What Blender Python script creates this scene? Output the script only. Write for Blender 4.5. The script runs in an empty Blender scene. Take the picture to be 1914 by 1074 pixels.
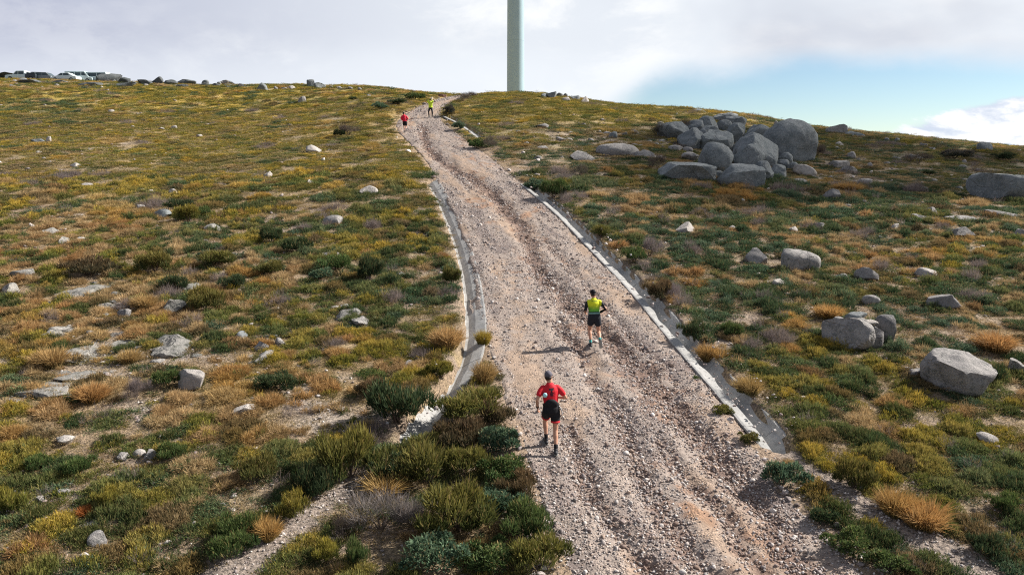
import bpy, bmesh, math, random
import numpy as np
from mathutils import Vector, Matrix

# ------------------------------------------------------------------ camera, light, sky
SC = bpy.context.scene
COL = SC.collection
F = 1367.0                       # focal length in photo pixels (photo 1914 wide)
CX, CY = 957.0, 537.0
PITCH = math.radians(9.8)
CP, SP = math.cos(PITCH), math.sin(PITCH)
CZ = 8.0                         # the drone hovers 8 m above the datum
cam = bpy.data.cameras.new('camera'); cam_o = bpy.data.objects.new('camera', cam); COL.objects.link(cam_o)
cam.sensor_width = 36.0; cam.lens = 36.0 * F / 1914.0
cam.clip_start = 0.3; cam.clip_end = 20000
cam_o.location = (0, 0, CZ); cam_o.rotation_euler = (math.radians(90) - PITCH, 0, 0)
SC.camera = cam_o
SC.render.resolution_x = 1024; SC.render.resolution_y = 574

SUN_EL, SUN_AZ = math.radians(38), math.radians(70)   # azimuth clockwise from +Y
sun = bpy.data.lights.new('sun', 'SUN'); sun.energy = 5.0; sun.angle = math.radians(0.53); sun.color = (1.0, 0.94, 0.86)
sun_o = bpy.data.objects.new('sun', sun); COL.objects.link(sun_o)
sdir = Vector((math.sin(SUN_AZ) * math.cos(SUN_EL), math.cos(SUN_AZ) * math.cos(SUN_EL), math.sin(SUN_EL)))
sun_o.rotation_euler = sdir.to_track_quat('Z', 'Y').to_euler()
sun_o.location = sdir * 60

SC.view_settings.view_transform = 'Standard'; SC.view_settings.look = 'None'
SC.view_settings.gamma = 1.0; SC.view_settings.use_curve_mapping = False
SC.view_settings.exposure = 0.95
SC.render.engine = 'CYCLES'
SC.cycles.max_bounces = 4; SC.cycles.diffuse_bounces = 2; SC.cycles.glossy_bounces = 2
SC.cycles.transmission_bounces = 2; SC.cycles.transparent_max_bounces = 12
SC.cycles.use_denoising = False; SC.cycles.filter_width = 1.15; SC.cycles.use_adaptive_sampling = False; SC.cycles.sample_clamp_indirect = 3.0
SC.cycles.caustics_reflective = False; SC.cycles.caustics_refractive = False


class NT:
    """tiny node-tree builder"""
    def __init__(s, tree):
        s.t = tree; s.n = tree.nodes; s.l = tree.links
    def put(s, sock, v):
        if v is None: return
        if isinstance(v, bpy.types.NodeSocket): s.l.new(v, sock)
        else: sock.default_value = v
    def math(s, op, a, b=None, c=None, clamp=False):
        n = s.n.new('ShaderNodeMath'); n.operation = op; n.use_clamp = clamp
        for i, v in enumerate((a, b, c)): s.put(n.inputs[i], v)
        return n.outputs[0]
    def vmath(s, op, a, b=None):
        n = s.n.new('ShaderNodeVectorMath'); n.operation = op
        s.put(n.inputs[0], a); s.put(n.inputs[1], b)
        return n.outputs[0]
    def noise(s, vec, scale, detail=4, rough=.55, dist=0.0, w=None):
        n = s.n.new('ShaderNodeTexNoise'); s.put(n.inputs['Vector'], vec)
        n.inputs['Scale'].default_value = scale; n.inputs['Detail'].default_value = detail
        n.inputs['Roughness'].default_value = rough; n.inputs['Distortion'].default_value = dist
        return n.outputs['Fac']
    def voro(s, vec, scale, out='Distance', feature='F1'):
        n = s.n.new('ShaderNodeTexVoronoi'); n.feature = feature; s.put(n.inputs['Vector'], vec)
        n.inputs['Scale'].default_value = scale
        return n.outputs[out]
    def step(s, x, a, b, lo=0.0, hi=1.0):
        n = s.n.new('ShaderNodeMapRange'); n.interpolation_type = 'SMOOTHSTEP'
        s.put(n.inputs['Value'], x); s.put(n.inputs['From Min'], a); s.put(n.inputs['From Max'], b)
        n.inputs['To Min'].default_value = lo; n.inputs['To Max'].default_value = hi
        return n.outputs['Result']
    def mix(s, f, a, b, mode='MIX'):
        n = s.n.new('ShaderNodeMix'); n.data_type = 'RGBA'; n.blend_type = mode
        s.put(n.inputs[0], f)
        for sock, v in ((n.inputs[6], a), (n.inputs[7], b)):
            if isinstance(v, tuple) and len(v) == 3: v = (*v, 1)
            s.put(sock, v)
        return n.outputs[2]
    def node(s, kind, **kw):
        n = s.n.new(kind)
        for k, v in kw.items(): setattr(n, k, v)
        return n


world = bpy.data.worlds.new('World'); SC.world = world; world.use_nodes = True
w = NT(world.node_tree); w.n.clear()
tc = w.node('ShaderNodeTexCoord').outputs['Generated']
sep = w.node('ShaderNodeSeparateXYZ'); w.l.new(tc, sep.inputs[0])
dx, dy, dz = sep.outputs
sky = w.node('ShaderNodeTexSky', sky_type='NISHITA'); sky.sun_disc = False
sky.sun_elevation = SUN_EL; sky.sun_rotation = SUN_AZ; sky.altitude = 1500; sky.dust_density = 0.6; sky.ozone_density = 1.0
skyc = w.mix(1.0, sky.outputs[0], (0.054, 0.057, 0.057), 'MULTIPLY')
az = w.math('ARCTAN2', dx, dy)                       # radians, clockwise from the view axis
el = w.math('ARCSINE', dz)
# cloud-space: a flat-ish layer, stretched along the horizon
cv = w.node('ShaderNodeMapping'); cv.inputs['Scale'].default_value = (1, 1, 2.1); w.l.new(tc, cv.inputs[0]); cv = cv.outputs[0]
n1 = w.noise(cv, 3.2, 6, .55, .15); n2 = w.noise(cv, 7.0, 9, .62, .25); n3 = w.noise(cv, 1.3, 3, .5)
# edge elevation of the lower rim of the big grey deck (falls away to clear sky towards the right)
g = w.math('SUBTRACT', n1, .5); g2 = w.math('SUBTRACT', n2, .5)
rim = w.step(az, -.02, .24, -.01, .106)
rim = w.math('ADD', rim, w.math('MULTIPLY', g, .085)); rim = w.math('ADD', rim, w.math('MULTIPLY', g2, .035))
deck = w.step(w.math('SUBTRACT', el, rim), -.016, .03)
right = w.step(az, .0, .08)
deck = w.math('MAXIMUM', deck, w.math('SUBTRACT', 1.0, right))
back = w.step(w.math('ABSOLUTE', az), 1.25, 1.8)     # behind and beside: broken cloud
deck = w.math('MAXIMUM', deck, back)
holes = w.step(w.math('ADD', n3, w.math('MULTIPLY', g2, .3)), .40, .52)
high = w.step(el, .5, .95)
deck = w.math('MULTIPLY', deck, w.mix(high, (1, 1, 1), holes))
# grey underside of the deck overhead and behind, darkened to lower the ambient light
under = w.math('MAXIMUM', w.step(el, .30, .75), back)
cdark = (.16, .175, .21)
# cumulus bank low on the right
bank_top = w.math('ADD', w.step(az, .34, .62, -.005, .075), w.math('ADD', w.math('MULTIPLY', g2, .09), w.math('MULTIPLY', g, .05)))
bank = w.step(w.math('SUBTRACT', bank_top, el), -.002, .008)
bank = w.math('MULTIPLY', bank, w.step(az, .30, .40))
# colours of the clouds
cgrey = w.mix(w.step(az, -.7, .02), (.245, .262, .335), (.43, .455, .49))
lit = w.math('MULTIPLY', w.step(n2, .42, .62), w.step(n1, .36, .60))
cdeck = w.mix(w.math('MULTIPLY', lit, w.step(az, -.55, .05, .25, 1.0)), cgrey, (.52, .53, .54))
shad = w.step(w.noise(cv, 2.1, 4, .5, .3), .47, .64)
cdeck = w.mix(w.math('MULTIPLY', shad, w.step(az, -.1, .35, .1, .6)), cdeck, (.285, .30, .35))
cdeck = w.mix(w.step(w.math('ADD', el, w.math('MULTIPLY', g, .08)), .16, .10), cdeck, w.mix(.45, cdeck, (.50, .525, .55)))
cdeck = w.mix(w.math('MULTIPLY', under, .8), cdeck, cdark)
bankc = w.mix(w.step(n2, .44, .56), (.36, .40, .47), (.60, .60, .60))
out = w.mix(deck, skyc, cdeck)
out = w.mix(bank, out, bankc)
below = w.step(dz, -.12, -.03)
out = w.mix(below, (.16, .165, .17), out)
bg = w.node('ShaderNodeBackground'); w.l.new(out, bg.inputs[0]); bg.inputs[1].default_value = 1.0
wo = w.node('ShaderNodeOutputWorld'); w.l.new(bg.outputs[0], wo.inputs[0])

# ------------------------------------------------------------------ numeric helpers
RNG = np.random.default_rng(11)
random.seed(5)


def _h2(ix, iy, s):
    h = (ix.astype(np.int64) * 374761393 + iy.astype(np.int64) * 668265263 + s * 974634777) & 0xffffffff
    h = ((h ^ (h >> 13)) * 1274126177) & 0xffffffff
    return ((h ^ (h >> 16)) & 0xffff) / 65535.0


def vn(x, y, s=0):
    x = np.asarray(x, float); y = np.asarray(y, float)
    ix, iy = np.floor(x), np.floor(y); fx, fy = x - ix, y - iy
    fx = fx * fx * (3 - 2 * fx); fy = fy * fy * (3 - 2 * fy)
    a, b, c, d = _h2(ix, iy, s), _h2(ix + 1, iy, s), _h2(ix, iy + 1, s), _h2(ix + 1, iy + 1, s)
    return (a + (b - a) * fx) * (1 - fy) + (c + (d - c) * fx) * fy


def fbm(x, y, sc, octs=4, s=0, rough=.5):
    """-1..1"""
    x = np.asarray(x, float) / sc; y = np.asarray(y, float) / sc
    t = 0; a = 1; tot = 0
    for o in range(octs):
        t = t + a * (vn(x, y, s + o * 17) * 2 - 1); tot += a; a *= rough; x = x * 2.03 + 13.1; y = y * 2.03 + 7.7
    return t / tot


def n3d(p, sc, s=0, octs=3):
    """cheap 3-D noise from three planes, -1..1"""
    x, y, z = p[:, 0], p[:, 1], p[:, 2]
    return (fbm(x + z * .31, y - z * .17, sc, octs, s) + fbm(y + 5.1, z + x * .23, sc, octs, s + 3) + fbm(z - 2.7, x + y * .19, sc, octs, s + 7)) / 1.9


def sst(x, a, b):
    t = np.clip((np.asarray(x, float) - a) / (b - a), 0, 1)
    return t * t * (3 - 2 * t)


# ------------------------------------------------------------------ the lie of the land
ZD = np.array([-60, -20, 0, 11, 14.8, 21, 30, 44, 64, 75, 86, 100, 130, 190, 300, 600, 1500, 5000, 12000.])
ZZ = np.array([-13, -10.2, -8.2, -6.7, -6.2, -5.4, -4.05, -1.5, 2.3, 4.75, 6.6, 7.5, 8.2, 8.0, 4, -25, -160, -600, -900.])


def hermite(xs, ys, x):
    d = np.diff(ys) / np.diff(xs)
    m = np.concatenate([[d[0]], (d[:-1] + d[1:]) / 2, [d[-1]]])
    sg = np.concatenate([[1], np.where(d[:-1] * d[1:] > 0, 1, 0), [1]]); m = m * sg
    i = np.clip(np.searchsorted(xs, x) - 1, 0, len(xs) - 2)
    h = xs[i + 1] - xs[i]; t = (x - xs[i]) / h
    r = (2*t**3-3*t*t+1)*ys[i] + (t**3-2*t*t+t)*h*m[i] + (-2*t**3+3*t*t)*ys[i+1] + (t**3-t*t)*h*m[i+1]
    return r


SKX = np.array([-500, 0, 200, 400, 600, 720, 790, 850, 960, 1100, 1300, 1550, 1700, 1914, 2400.])
SKY_ = np.array([150, 148, 154, 161, 163, 167, 176, 181, 178, 190, 209, 247, 264, 286, 330.])
SKD = np.array([138, 134, 128, 120, 106, 95, 90, 86, 84, 82, 80, 76, 72, 66, 60.])
SKZ = SKD * np.tan(np.arctan((CY - SKY_) / F) - PITCH)
SKT = (SKX - CX) / F * .985


def H0(x, y):
    x = np.asarray(x, float); y = np.asarray(y, float)
    t = np.clip(x / np.maximum(y, 9.0), -1.1, 1.1)
    D = hermite(SKT, SKD, t); Z = hermite(SKT, SKZ, t)
    dd = np.where(y < 30, y, 30 + (y - 30) * 56.0 / (D - 30))
    dd = np.where(dd > 86, 86 + (dd - 86) * (D - 30) / 56.0, dd)
    z = hermite(ZD, ZZ, np.clip(dd, -60, 12000))
    wgt = sst(dd, 26, 86)
    return z + (Z - 6.6) * wgt * np.where(dd > 86, 1 + (dd - 86) * .002, 1) + CZ


def march(px, py, Hf, d0=6.0, d1=420.0):
    """photo pixel -> point on the ground"""
    px = np.atleast_1d(np.asarray(px, float)); py = np.atleast_1d(np.asarray(py, float))
    u = (px - CX) / F; v = (CY - py) / F
    dirs = np.stack([u, CP + v * SP, -SP + v * CP], 1)
    s = d0 * (d1 / d0) ** np.linspace(0, 1, 700)
    out = np.zeros((len(px), 3))
    for i in range(len(px)):
        P = dirs[i][None, :] * s[:, None]; P[:, 2] += CZ
        g = P[:, 2] - Hf(P[:, 0], P[:, 1])
        k = np.argmax(g < 0)
        if k == 0: k = int(np.argmin(g)) if g.min() > 0 else 1; k = max(k, 1)
        a, b = s[k - 1], s[k]
        ga, gb = g[k - 1], g[k]
        q = a + (b - a) * (ga / (ga - gb) if ga * gb < 0 else 1.0)
        out[i] = dirs[i] * q; out[i, 2] += CZ
    return out


def proj(x, y, z):
    zz = z - CZ
    dep = np.maximum(y * CP - zz * SP, .01)
    return CX + F * x / dep, CY - F * (y * SP + zz * CP) / dep, dep


def smooth_line(P, n=200, k=6):
    P = np.asarray(P, float)
    s = np.concatenate([[0], np.cumsum(np.hypot(*(np.diff(P[:, :2], axis=0).T)))])
    u = np.linspace(0, s[-1], n)
    Q = np.stack([np.interp(u, s, P[:, j]) for j in range(P.shape[1])], 1)
    ker = np.ones(2 * k + 1) / (2 * k + 1)
    R = np.stack([np.convolve(np.pad(Q[:, j], k, mode='reflect', reflect_type='odd'), ker, 'valid') for j in range(Q.shape[1])], 1)
    return R


def dist_line(x, y, L):
    """distance to polyline, side sign (+ = right of travel), arclength"""
    x = np.asarray(x, float); y = np.asarray(y, float)
    best = np.full(x.shape, 1e9); sg = np.zeros(x.shape); al = np.zeros(x.shape)
    acc = 0
    for i in range(len(L) - 1):
        ax, ay = L[i][0], L[i][1]; bx, by = L[i + 1][0], L[i + 1][1]
        ex, ey = bx - ax, by - ay; l2 = ex * ex + ey * ey + 1e-12
        t = np.clip(((x - ax) * ex + (y - ay) * ey) / l2, 0, 1)
        d = np.hypot(x - ax - t * ex, y - ay - t * ey)
        m = d < best
        best = np.where(m, d, best)
        sg = np.where(m, np.sign((x - ax) * ey - (y - ay) * ex), sg)
        al = np.where(m, acc + t * math.sqrt(l2), al)
        acc += math.sqrt(l2)
    return best, sg, al


# road edges read off the photo (photo pixels)
RL = [(1055, 1074), (1030, 960), (975, 848), (950, 760), (930, 700), (915, 648), (900, 600), (890, 540), (882, 480), (858, 420), (830, 360), (797, 300), (768, 268), (745, 248), (737, 228), (765, 208), (800, 192), (826, 183)]
RR = [(1590, 1074), (1500, 960), (1425, 848), (1365, 770), (1312, 700), (1262, 640), (1222, 590), (1168, 535), (1112, 478), (1058, 420), (995, 360), (925, 300), (880, 268), (848, 245), (822, 225), (822, 205), (846, 190), (870, 182)]


def H0b(x, y): return H0(x, y)


EL = march([p[0] for p in RL], [p[1] for p in RL], H0b)[:, :2]
ER = march([p[0] for p in RR], [p[1] for p in RR], H0b)[:, :2]
# extend towards and past the camera and over the crest
EL = np.vstack([[[3.2, -4]], [[1.6, 7]], EL, EL[-1] + (4, 14), EL[-1] + (10, 34)])
ER = np.vstack([[[9.4, -4]], [[7.4, 7]], ER, ER[-1] + (5, 14), ER[-1] + (11, 34)])
EL = smooth_line(EL, 260, 5); ER = smooth_line(ER, 260, 5)
RC = (EL + ER) / 2; RW = np.hypot(*(ER - EL).T) / 2


def road_coord(x, y):
    """signed lateral coordinate, 1 = the edge of the track; metres outside the edge"""
    x = np.asarray(x, float); y = np.asarray(y, float); shp = x.shape
    x = x.ravel(); y = y.ravel()
    d = np.full(x.shape, 99.0); u = np.full(x.shape, 99.0); s = np.zeros(x.shape)
    m = (y > -8) & (y < 125) & (np.abs(x) < 45)
    if m.any():
        C = RC[::2]; dd, sg, al = dist_line(x[m], y[m], C)
        cl = np.concatenate([[0], np.cumsum(np.hypot(*(np.diff(C, axis=0).T)))])
        wv = np.interp(al, cl, RW[::2])
        d[m] = dd - wv; u[m] = dd * sg / wv; s[m] = al
    return u.reshape(shp), d.reshape(shp), s.reshape(shp)


CH_R = [(1500, 880), (1478, 858), (1440, 818), (1402, 776), (1350, 716), (1300, 664), (1262, 620), (1228, 580), (1192, 538), (1145, 492), (1100, 447), (1062, 408), (1020, 372), (985, 345)]
CH_R2 = [(905, 262), (880, 243), (856, 228), (835, 218)]
CH_L = [(722, 862), (760, 822), (800, 776), (838, 735), (868, 690), (884, 640), (886, 600), (882, 550), (874, 500), (860, 450), (842, 405), (824, 365), (805, 335)]
CHANNELS = []
for pts, wd, dep in ((CH_R, .74, .28), (CH_L, .72, .25), (CH_R2, .7, .26)):
    P = march([p[0] for p in pts], [p[1] for p in pts], H0b)
    L = smooth_line(P[:, :2], 120, 4)
    CHANNELS.append((L, wd, dep))

WASH = []      # gravel washes beside the road: centre line and half width (photo px)
for pts in ([(728, 858, 16), (690, 890, 30), (640, 925, 55), (570, 975, 75), (510, 1020, 90), (440, 1074, 110), (380, 1120, 120)],
            [(1450, 838, 26), (1490, 862, 50), (1545, 905, 50), (1600, 945, 75), (1680, 985, 90), (1760, 1030, 100), (1850, 1085, 110)]):
    P = march([p[0] for p in pts], [p[1] for p in pts], H0b)
    dep = P[:, 1]; wpt = np.array([p[2] for p in pts]) / 2 / F * dep
    WASH.append((P[:, :2], wpt))


def wash_mask(x, y):
    x = np.asarray(x, float); y = np.asarray(y, float)
    r = np.zeros(x.shape); m = (y > 5) & (y < 20)
    if m.any():
        xx, yy = x[m], y[m]; nz = fbm(xx, yy, .9, 3, 71) * .35
        b = np.zeros(xx.shape)
        for L, wv in WASH:
            d, _, al = dist_line(xx, yy, L)
            cl = np.concatenate([[0], np.cumsum(np.hypot(*(np.diff(L, axis=0).T)))])
            ww = np.interp(al, cl, wv)
            b = np.maximum(b, 1 - sst(d / ww + nz, .75, 1.15))
        r[m] = b
    return r


def chan_dist(x, y):
    x = np.asarray(x, float); y = np.asarray(y, float)
    r = np.full(x.shape, 9.0); m = (y > 9) & (y < 80) & (np.abs(x) < 14)
    if m.any():
        xx, yy = x[m], y[m]; b = np.full(xx.shape, 9.0)
        for L, wd, dep in CHANNELS:
            d, _, al = dist_line(xx, yy, L[::3]); b = np.minimum(b, d - wd / 2 + .5 * (1 - sst(al, .1, 1.3)))
        r[m] = b
    return r


def relief(x, y):
    far = sst(y, 10, 60)
    return fbm(x, y, 14, 3, 1) * (.12 + .28 * far) + fbm(x, y, 3.1, 3, 2) * (.10 + .05 * far) + fbm(x, y, .8, 3, 3) * .05


def H(x, y):
    x = np.asarray(x, float); y = np.asarray(y, float)
    u, d, s = road_coord(x, y); c = chan_dist(x, y)
    soft = np.minimum(sst(d, .05, 1.8), sst(c, .35, 1.2)) * (1 - .7 * wash_mask(x, y))
    z = H0(x, y) + relief(x, y) * soft
    z = z + .10 * sst(d, .1, .9) * (d < 40) - .45 * (1 - sst(c, -.18, .02)) - .22 * (1 - sst(d, -.5, -.15))
    return z


def ground(px, py):
    return march(px, py, H)


# ------------------------------------------------------------------ object helpers
def link(o, parent=None):
    COL.objects.link(o)
    if parent is not None: o.parent = parent
    return o


def tag(o, label=None, cat=None, group=None, kind=None):
    if label: o['label'] = label
    if cat: o['category'] = cat
    if group: o['group'] = group
    if kind: o['kind'] = kind
    return o


def mesh(name, V, Fc, mat=None, smooth=True):
    me = bpy.data.meshes.new(name)
    V = np.asarray(V, np.float32)
    if isinstance(Fc, np.ndarray):
        n, k = Fc.shape
        me.vertices.add(len(V)); me.vertices.foreach_set('co', V.ravel())
        me.loops.add(n * k); me.loops.foreach_set('vertex_index', Fc.astype(np.int32).ravel())
        me.polygons.add(n); me.polygons.foreach_set('loop_start', np.arange(0, n * k, k, dtype=np.int32))
        me.polygons.foreach_set('loop_total', np.full(n, k, np.int32))
        me.update(calc_edges=True)
    else:
        me.from_pydata([tuple(map(float, v)) for v in V], [], [tuple(f) for f in Fc])
    if smooth: me.polygons.foreach_set('use_smooth', np.ones(len(me.polygons), bool))
    if mat: me.materials.append(mat)
    me.validate(); me.update()
    return me


def obj(name, me, parent=None):
    return link(bpy.data.objects.new(name, me), parent)


def attr(me, name, arr, kind='FLOAT_COLOR'):
    a = me.attributes.new(name, kind, 'POINT')
    if kind == 'FLOAT_COLOR':
        arr = np.asarray(arr, np.float32)
        if arr.shape[1] == 3: arr = np.hstack([arr, np.ones((len(arr), 1), np.float32)])
        a.data.foreach_set('color', arr.ravel())
    elif kind == 'FLOAT_VECTOR': a.data.foreach_set('vector', np.asarray(arr, np.float32).ravel())
    elif kind == 'INT': a.data.foreach_set('value', np.asarray(arr, np.int32).ravel())
    else: a.data.foreach_set('value', np.asarray(arr, np.float32).ravel())


def grid_faces(nu, nv):
    i = np.arange(nu - 1)[:, None] * nv + np.arange(nv - 1)[None, :]
    i = i.ravel()
    return np.stack([i, i + nv, i + nv + 1, i + 1], 1)


def material(name, rough=.9, spec=.2):
    m = bpy.data.materials.new(name); m.use_nodes = True
    t = NT(m.node_tree); t.n.clear()
    b = t.node('ShaderNodeBsdfPrincipled'); b.inputs['Roughness'].default_value = rough
    b.inputs['Specular IOR Level'].default_value = spec
    o = t.node('ShaderNodeOutputMaterial'); t.l.new(b.outputs[0], o.inputs[0])
    return m, t, b


def plain(name, c, rough=.7, spec=.3, metal=0.0, vary=.12, scale=9):
    m, t, b = material(name, rough, spec)
    p = t.node('ShaderNodeTexCoord').outputs['Object']
    n = t.noise(p, scale, 4)
    t.put(b.inputs['Base Color'], t.mix(t.step(n, .3, .7), tuple(v * (1 - vary) for v in c), tuple(min(1, v * (1 + vary)) for v in c)))
    b.inputs['Metallic'].default_value = metal
    return m


def bump(t, b, h, strength, dist):
    n = t.node('ShaderNodeBump'); n.inputs['Strength'].default_value = strength; n.inputs['Distance'].default_value = dist
    t.put(n.inputs['Height'], h); t.l.new(n.outputs[0], b.inputs['Normal'])
# ------------------------------------------------------------------ what grows where
def gauss(X, Y, zones):
    r = np.zeros(X.shape)
    for cx, cy, rx, ry, a in zones:
        r = r + a * np.exp(-((X - cx) / rx) ** 2 - ((Y - cy) / ry) ** 2)
    return r


DRY = [(190, 600, 300, 130, 1.05), (620, 700, 190, 110, .9), (90, 400, 120, 50, .7), (300, 430, 160, 40, .5), (1300, 385, 190, 28, .75), (100, 170, 260, 22, .6),
       (1130, 265, 110, 28, .55), (1560, 335, 90, 25, .5), (1640, 465, 200, 30, .45), (1850, 620, 110, 60, .7), (620, 350, 200, 40, .3), (30, 780, 160, 50, .5), (470, 240, 250, 25, .25), (400, 800, 140, 40, .4), (760, 175, 60, 10, .6), (1800, 930, 200, 50, .1), (1380, 720, 60, 50, .3)]
YEL = [(350, 290, 460, 110, .9), (1080, 205, 260, 24, 1.6), (700, 330, 160, 120, .35), (200, 930, 420, 110, .5), (1500, 560, 300, 80, .15)]
BLU = [(1750, 340, 420, 110, 1.1), (1250, 500, 260, 190, .75), (1600, 560, 350, 120, .35), (100, 205, 170, 22, .7), (1000, 300, 130, 60, .7), (840, 560, 100, 120, .35), (1200, 300, 200, 50, .4), (1800, 800, 200, 160, .15), (560, 490, 160, 50, .5)]  # blue-green plants, strengthened on the right to stand in for dimmer light
GRIT = [(1600, 330, 330, 50, .45), (1200, 270, 150, 40, .5), (150, 680, 230, 70, .55), (600, 760, 110, 50, .6), (1830, 400, 130, 60, .5), (1330, 600, 60, 60, .35), (840, 650, 50, 60, .5), (330, 150, 330, 14, .6), (330, 640, 90, 40, .4)]


def cover(x, y, z=None):
    if z is None: z = H0(x, y)
    X, Y, dep = proj(x, y, z)
    sc = np.clip(dep / 22, .8, 4)
    nA = fbm(x, y, 2.3, 4, 31); nB = fbm(x, y, 5.5, 4, 32); nC = fbm(x, y, 1.1, 3, 33); nD = fbm(x, y, 11, 3, 34)
    dry = np.clip(gauss(X, Y, DRY) + nB * .9 + nA * .5 - .06, 0, 1.4)
    yel = np.clip(gauss(X, Y, YEL) + nA * .9 + nD * .5 + .15, 0, 1.6)
    blu = np.clip(gauss(X, Y, BLU) - nA * .9 + nD * .4 + .12, 0, 1.4)
    grit = np.clip(gauss(X, Y, GRIT) + nC * .9 + nB * .5 - .18, 0, 1)
    return dry, yel, blu, grit, (nA, nB, nC, nD), X, Y, dep


C_YEL = np.array([.50, .345, .055]); C_OLI = np.array([.20, .200, .034]); C_DRK = np.array([.050, .086, .034])
C_BLU = np.array([.110, .160, .100]); C_STR = np.array([.43, .315, .170]); C_ORA = np.array([.36, .195, .080]); C_BRN = np.array([.18, .115, .065])
C_SOIL = np.array([.30, .235, .185]); C_GRIT = np.array([.34, .31, .29]); C_TWIG = np.array([.20, .165, .16])


def mixc(a, b, t): return a + (b - a) * np.clip(t, 0, 1)[:, None]


# ------------------------------------------------------------------ ground sheet
def build_ground():
    NX = 620
    u = np.linspace(-1, 1, NX); xs = 5.4 * np.sinh(7.5 * u)
    ys = list(np.linspace(-30, 8.5, 36)) + list(np.arange(8.6, 26, .115))
    st = .125
    while ys[-1] < 12000: ys.append(ys[-1] + st); st *= 1.0145
    ys = np.array(ys); NY = len(ys)
    X, Y = np.meshgrid(xs, ys)
    X = X.ravel(); Y = Y.ravel(); Z = H(X, Y)
    me = mesh('ground', np.stack([X, Y, Z], 1), grid_faces(NY, NX)[:, ::-1])
    dry, yel, blu, grit, ns, PX, PY, dep = cover(X, Y, Z)
    nf = fbm(X, Y, .45, 3, 41)
    far = sst(dep, 35, 90)
    veg = mixc(mixc(np.tile(C_OLI, (len(X), 1)), C_YEL, yel + .35 * far), C_BLU * .9, blu * .6) * .95
    litter = mixc(np.tile(C_SOIL, (len(X), 1)), C_STR * .82, dry * .9 + nf * .5)
    litter = mixc(litter, C_ORA * .8, (dry - .7) * .6 * (ns[2] > 0))
    c = mixc(litter, veg, .12 + .80 * far + nf * .25 - dry * .35 - grit * .3)
    c = mixc(c, C_GRIT, grit * .9 + nf * .2)
    u_, d_, s_ = road_coord(X, Y)
    verge = (1 - sst(d_, .1, 1.0)) * (d_ < 5)
    c = mixc(c, np.array([.33, .25, .19]), verge * .6)
    wm = wash_mask(X, Y)
    c = mixc(c, np.array([.30, .255, .225]), wm)
    attr(me, 'gcol', c)
    m, t, b = material('heath_soil', .95, .1)
    a = t.node('ShaderNodeAttribute'); a.attribute_name = 'gcol'
    P = t.node('ShaderNodeNewGeometry').outputs['Position']
    nA = t.noise(P, 2.2, 6, .65); nB = t.noise(P, 14, 5, .7); nV = t.voro(P, 22, 'Distance')
    k = t.mix(t.step(nB, .36, .62), (.42, .42, .42), (1.30, 1.26, 1.2))
    col = t.mix(1.0, a.outputs['Color'], k, 'MULTIPLY')
    col = t.mix(t.step(nV, .16, .05, 0, .55), col, (.36, .33, .31))
    t.put(b.inputs['Base Color'], col)
    bump(t, b, t.math('ADD', t.math('MULTIPLY', nA, .6), nB), .9, .10)
    me.materials.append(m)
    o = obj('ground', me); tag(o, kind='structure')
    return o


build_ground()

# ------------------------------------------------------------------ the track
GUL_PX = [([(790, 235), (800, 282), (850, 318), (905, 348), (946, 392), (985, 440), (1008, 500), (1048, 560), (1120, 620), (1182, 680), (1244, 750), (1322, 830), (1400, 905), (1470, 985), (1500, 1074)], .17, .46),
          ([(1040, 600), (1082, 660), (1125, 735), (1160, 810), (1195, 890), (1240, 960), (1290, 1030), (1330, 1090)], .11, .30),
          ([(1060, 800), (1078, 860), (1105, 930), (1160, 1000), (1215, 1080)], .11, .26),
          ([(850, 330), (880, 350), (960, 400), (1040, 470), (1120, 560), (1200, 650), (1290, 740)], .08, .26),
          ([(1240, 830), (1280, 890), (1350, 960), (1395, 1030), (1420, 1080)], .11, .30),
          ([(800, 268), (835, 300), (870, 330), (930, 380)], .07, .3)]
GUL = []
for pts, dp, wd in GUL_PX:
    P = march([p[0] for p in pts], [p[1] for p in pts], H0b)[:, :2]
    GUL.append((smooth_line(P, 60, 2), dp, wd))


def gully(x, y):
    r = np.zeros(np.shape(x)); wob = fbm(x, y, 1.3, 3, 51) * .28
    for L, dp, wd in GUL:
        d, sg, al = dist_line(x, y, L)
        r = np.maximum(r, dp / .17 * np.exp(-((d * sg + wob) / wd) ** 2))
    return r * (.65 + .6 * vn(x * 1.1, y * .8, 52))


def road_z(x, y, u=None, s=None):
    if u is None:
        u, d, s = road_coord(x, y)
    g = gully(x, y)
    lat = u * 2.6
    streak = fbm(.3 * vn(x, y, 59) + lat / .55, s / 2.2, 1.0, 4, 53)
    z = H0(x, y) + .07 * (1 - u * u) + streak * .045 - g * .17
    z = z + fbm(x, y, .34, 3, 54) * (.035 + .05 * np.clip(g, 0, 1))
    return z - .16 * sst(np.abs(u), .97, 1.07)


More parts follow.
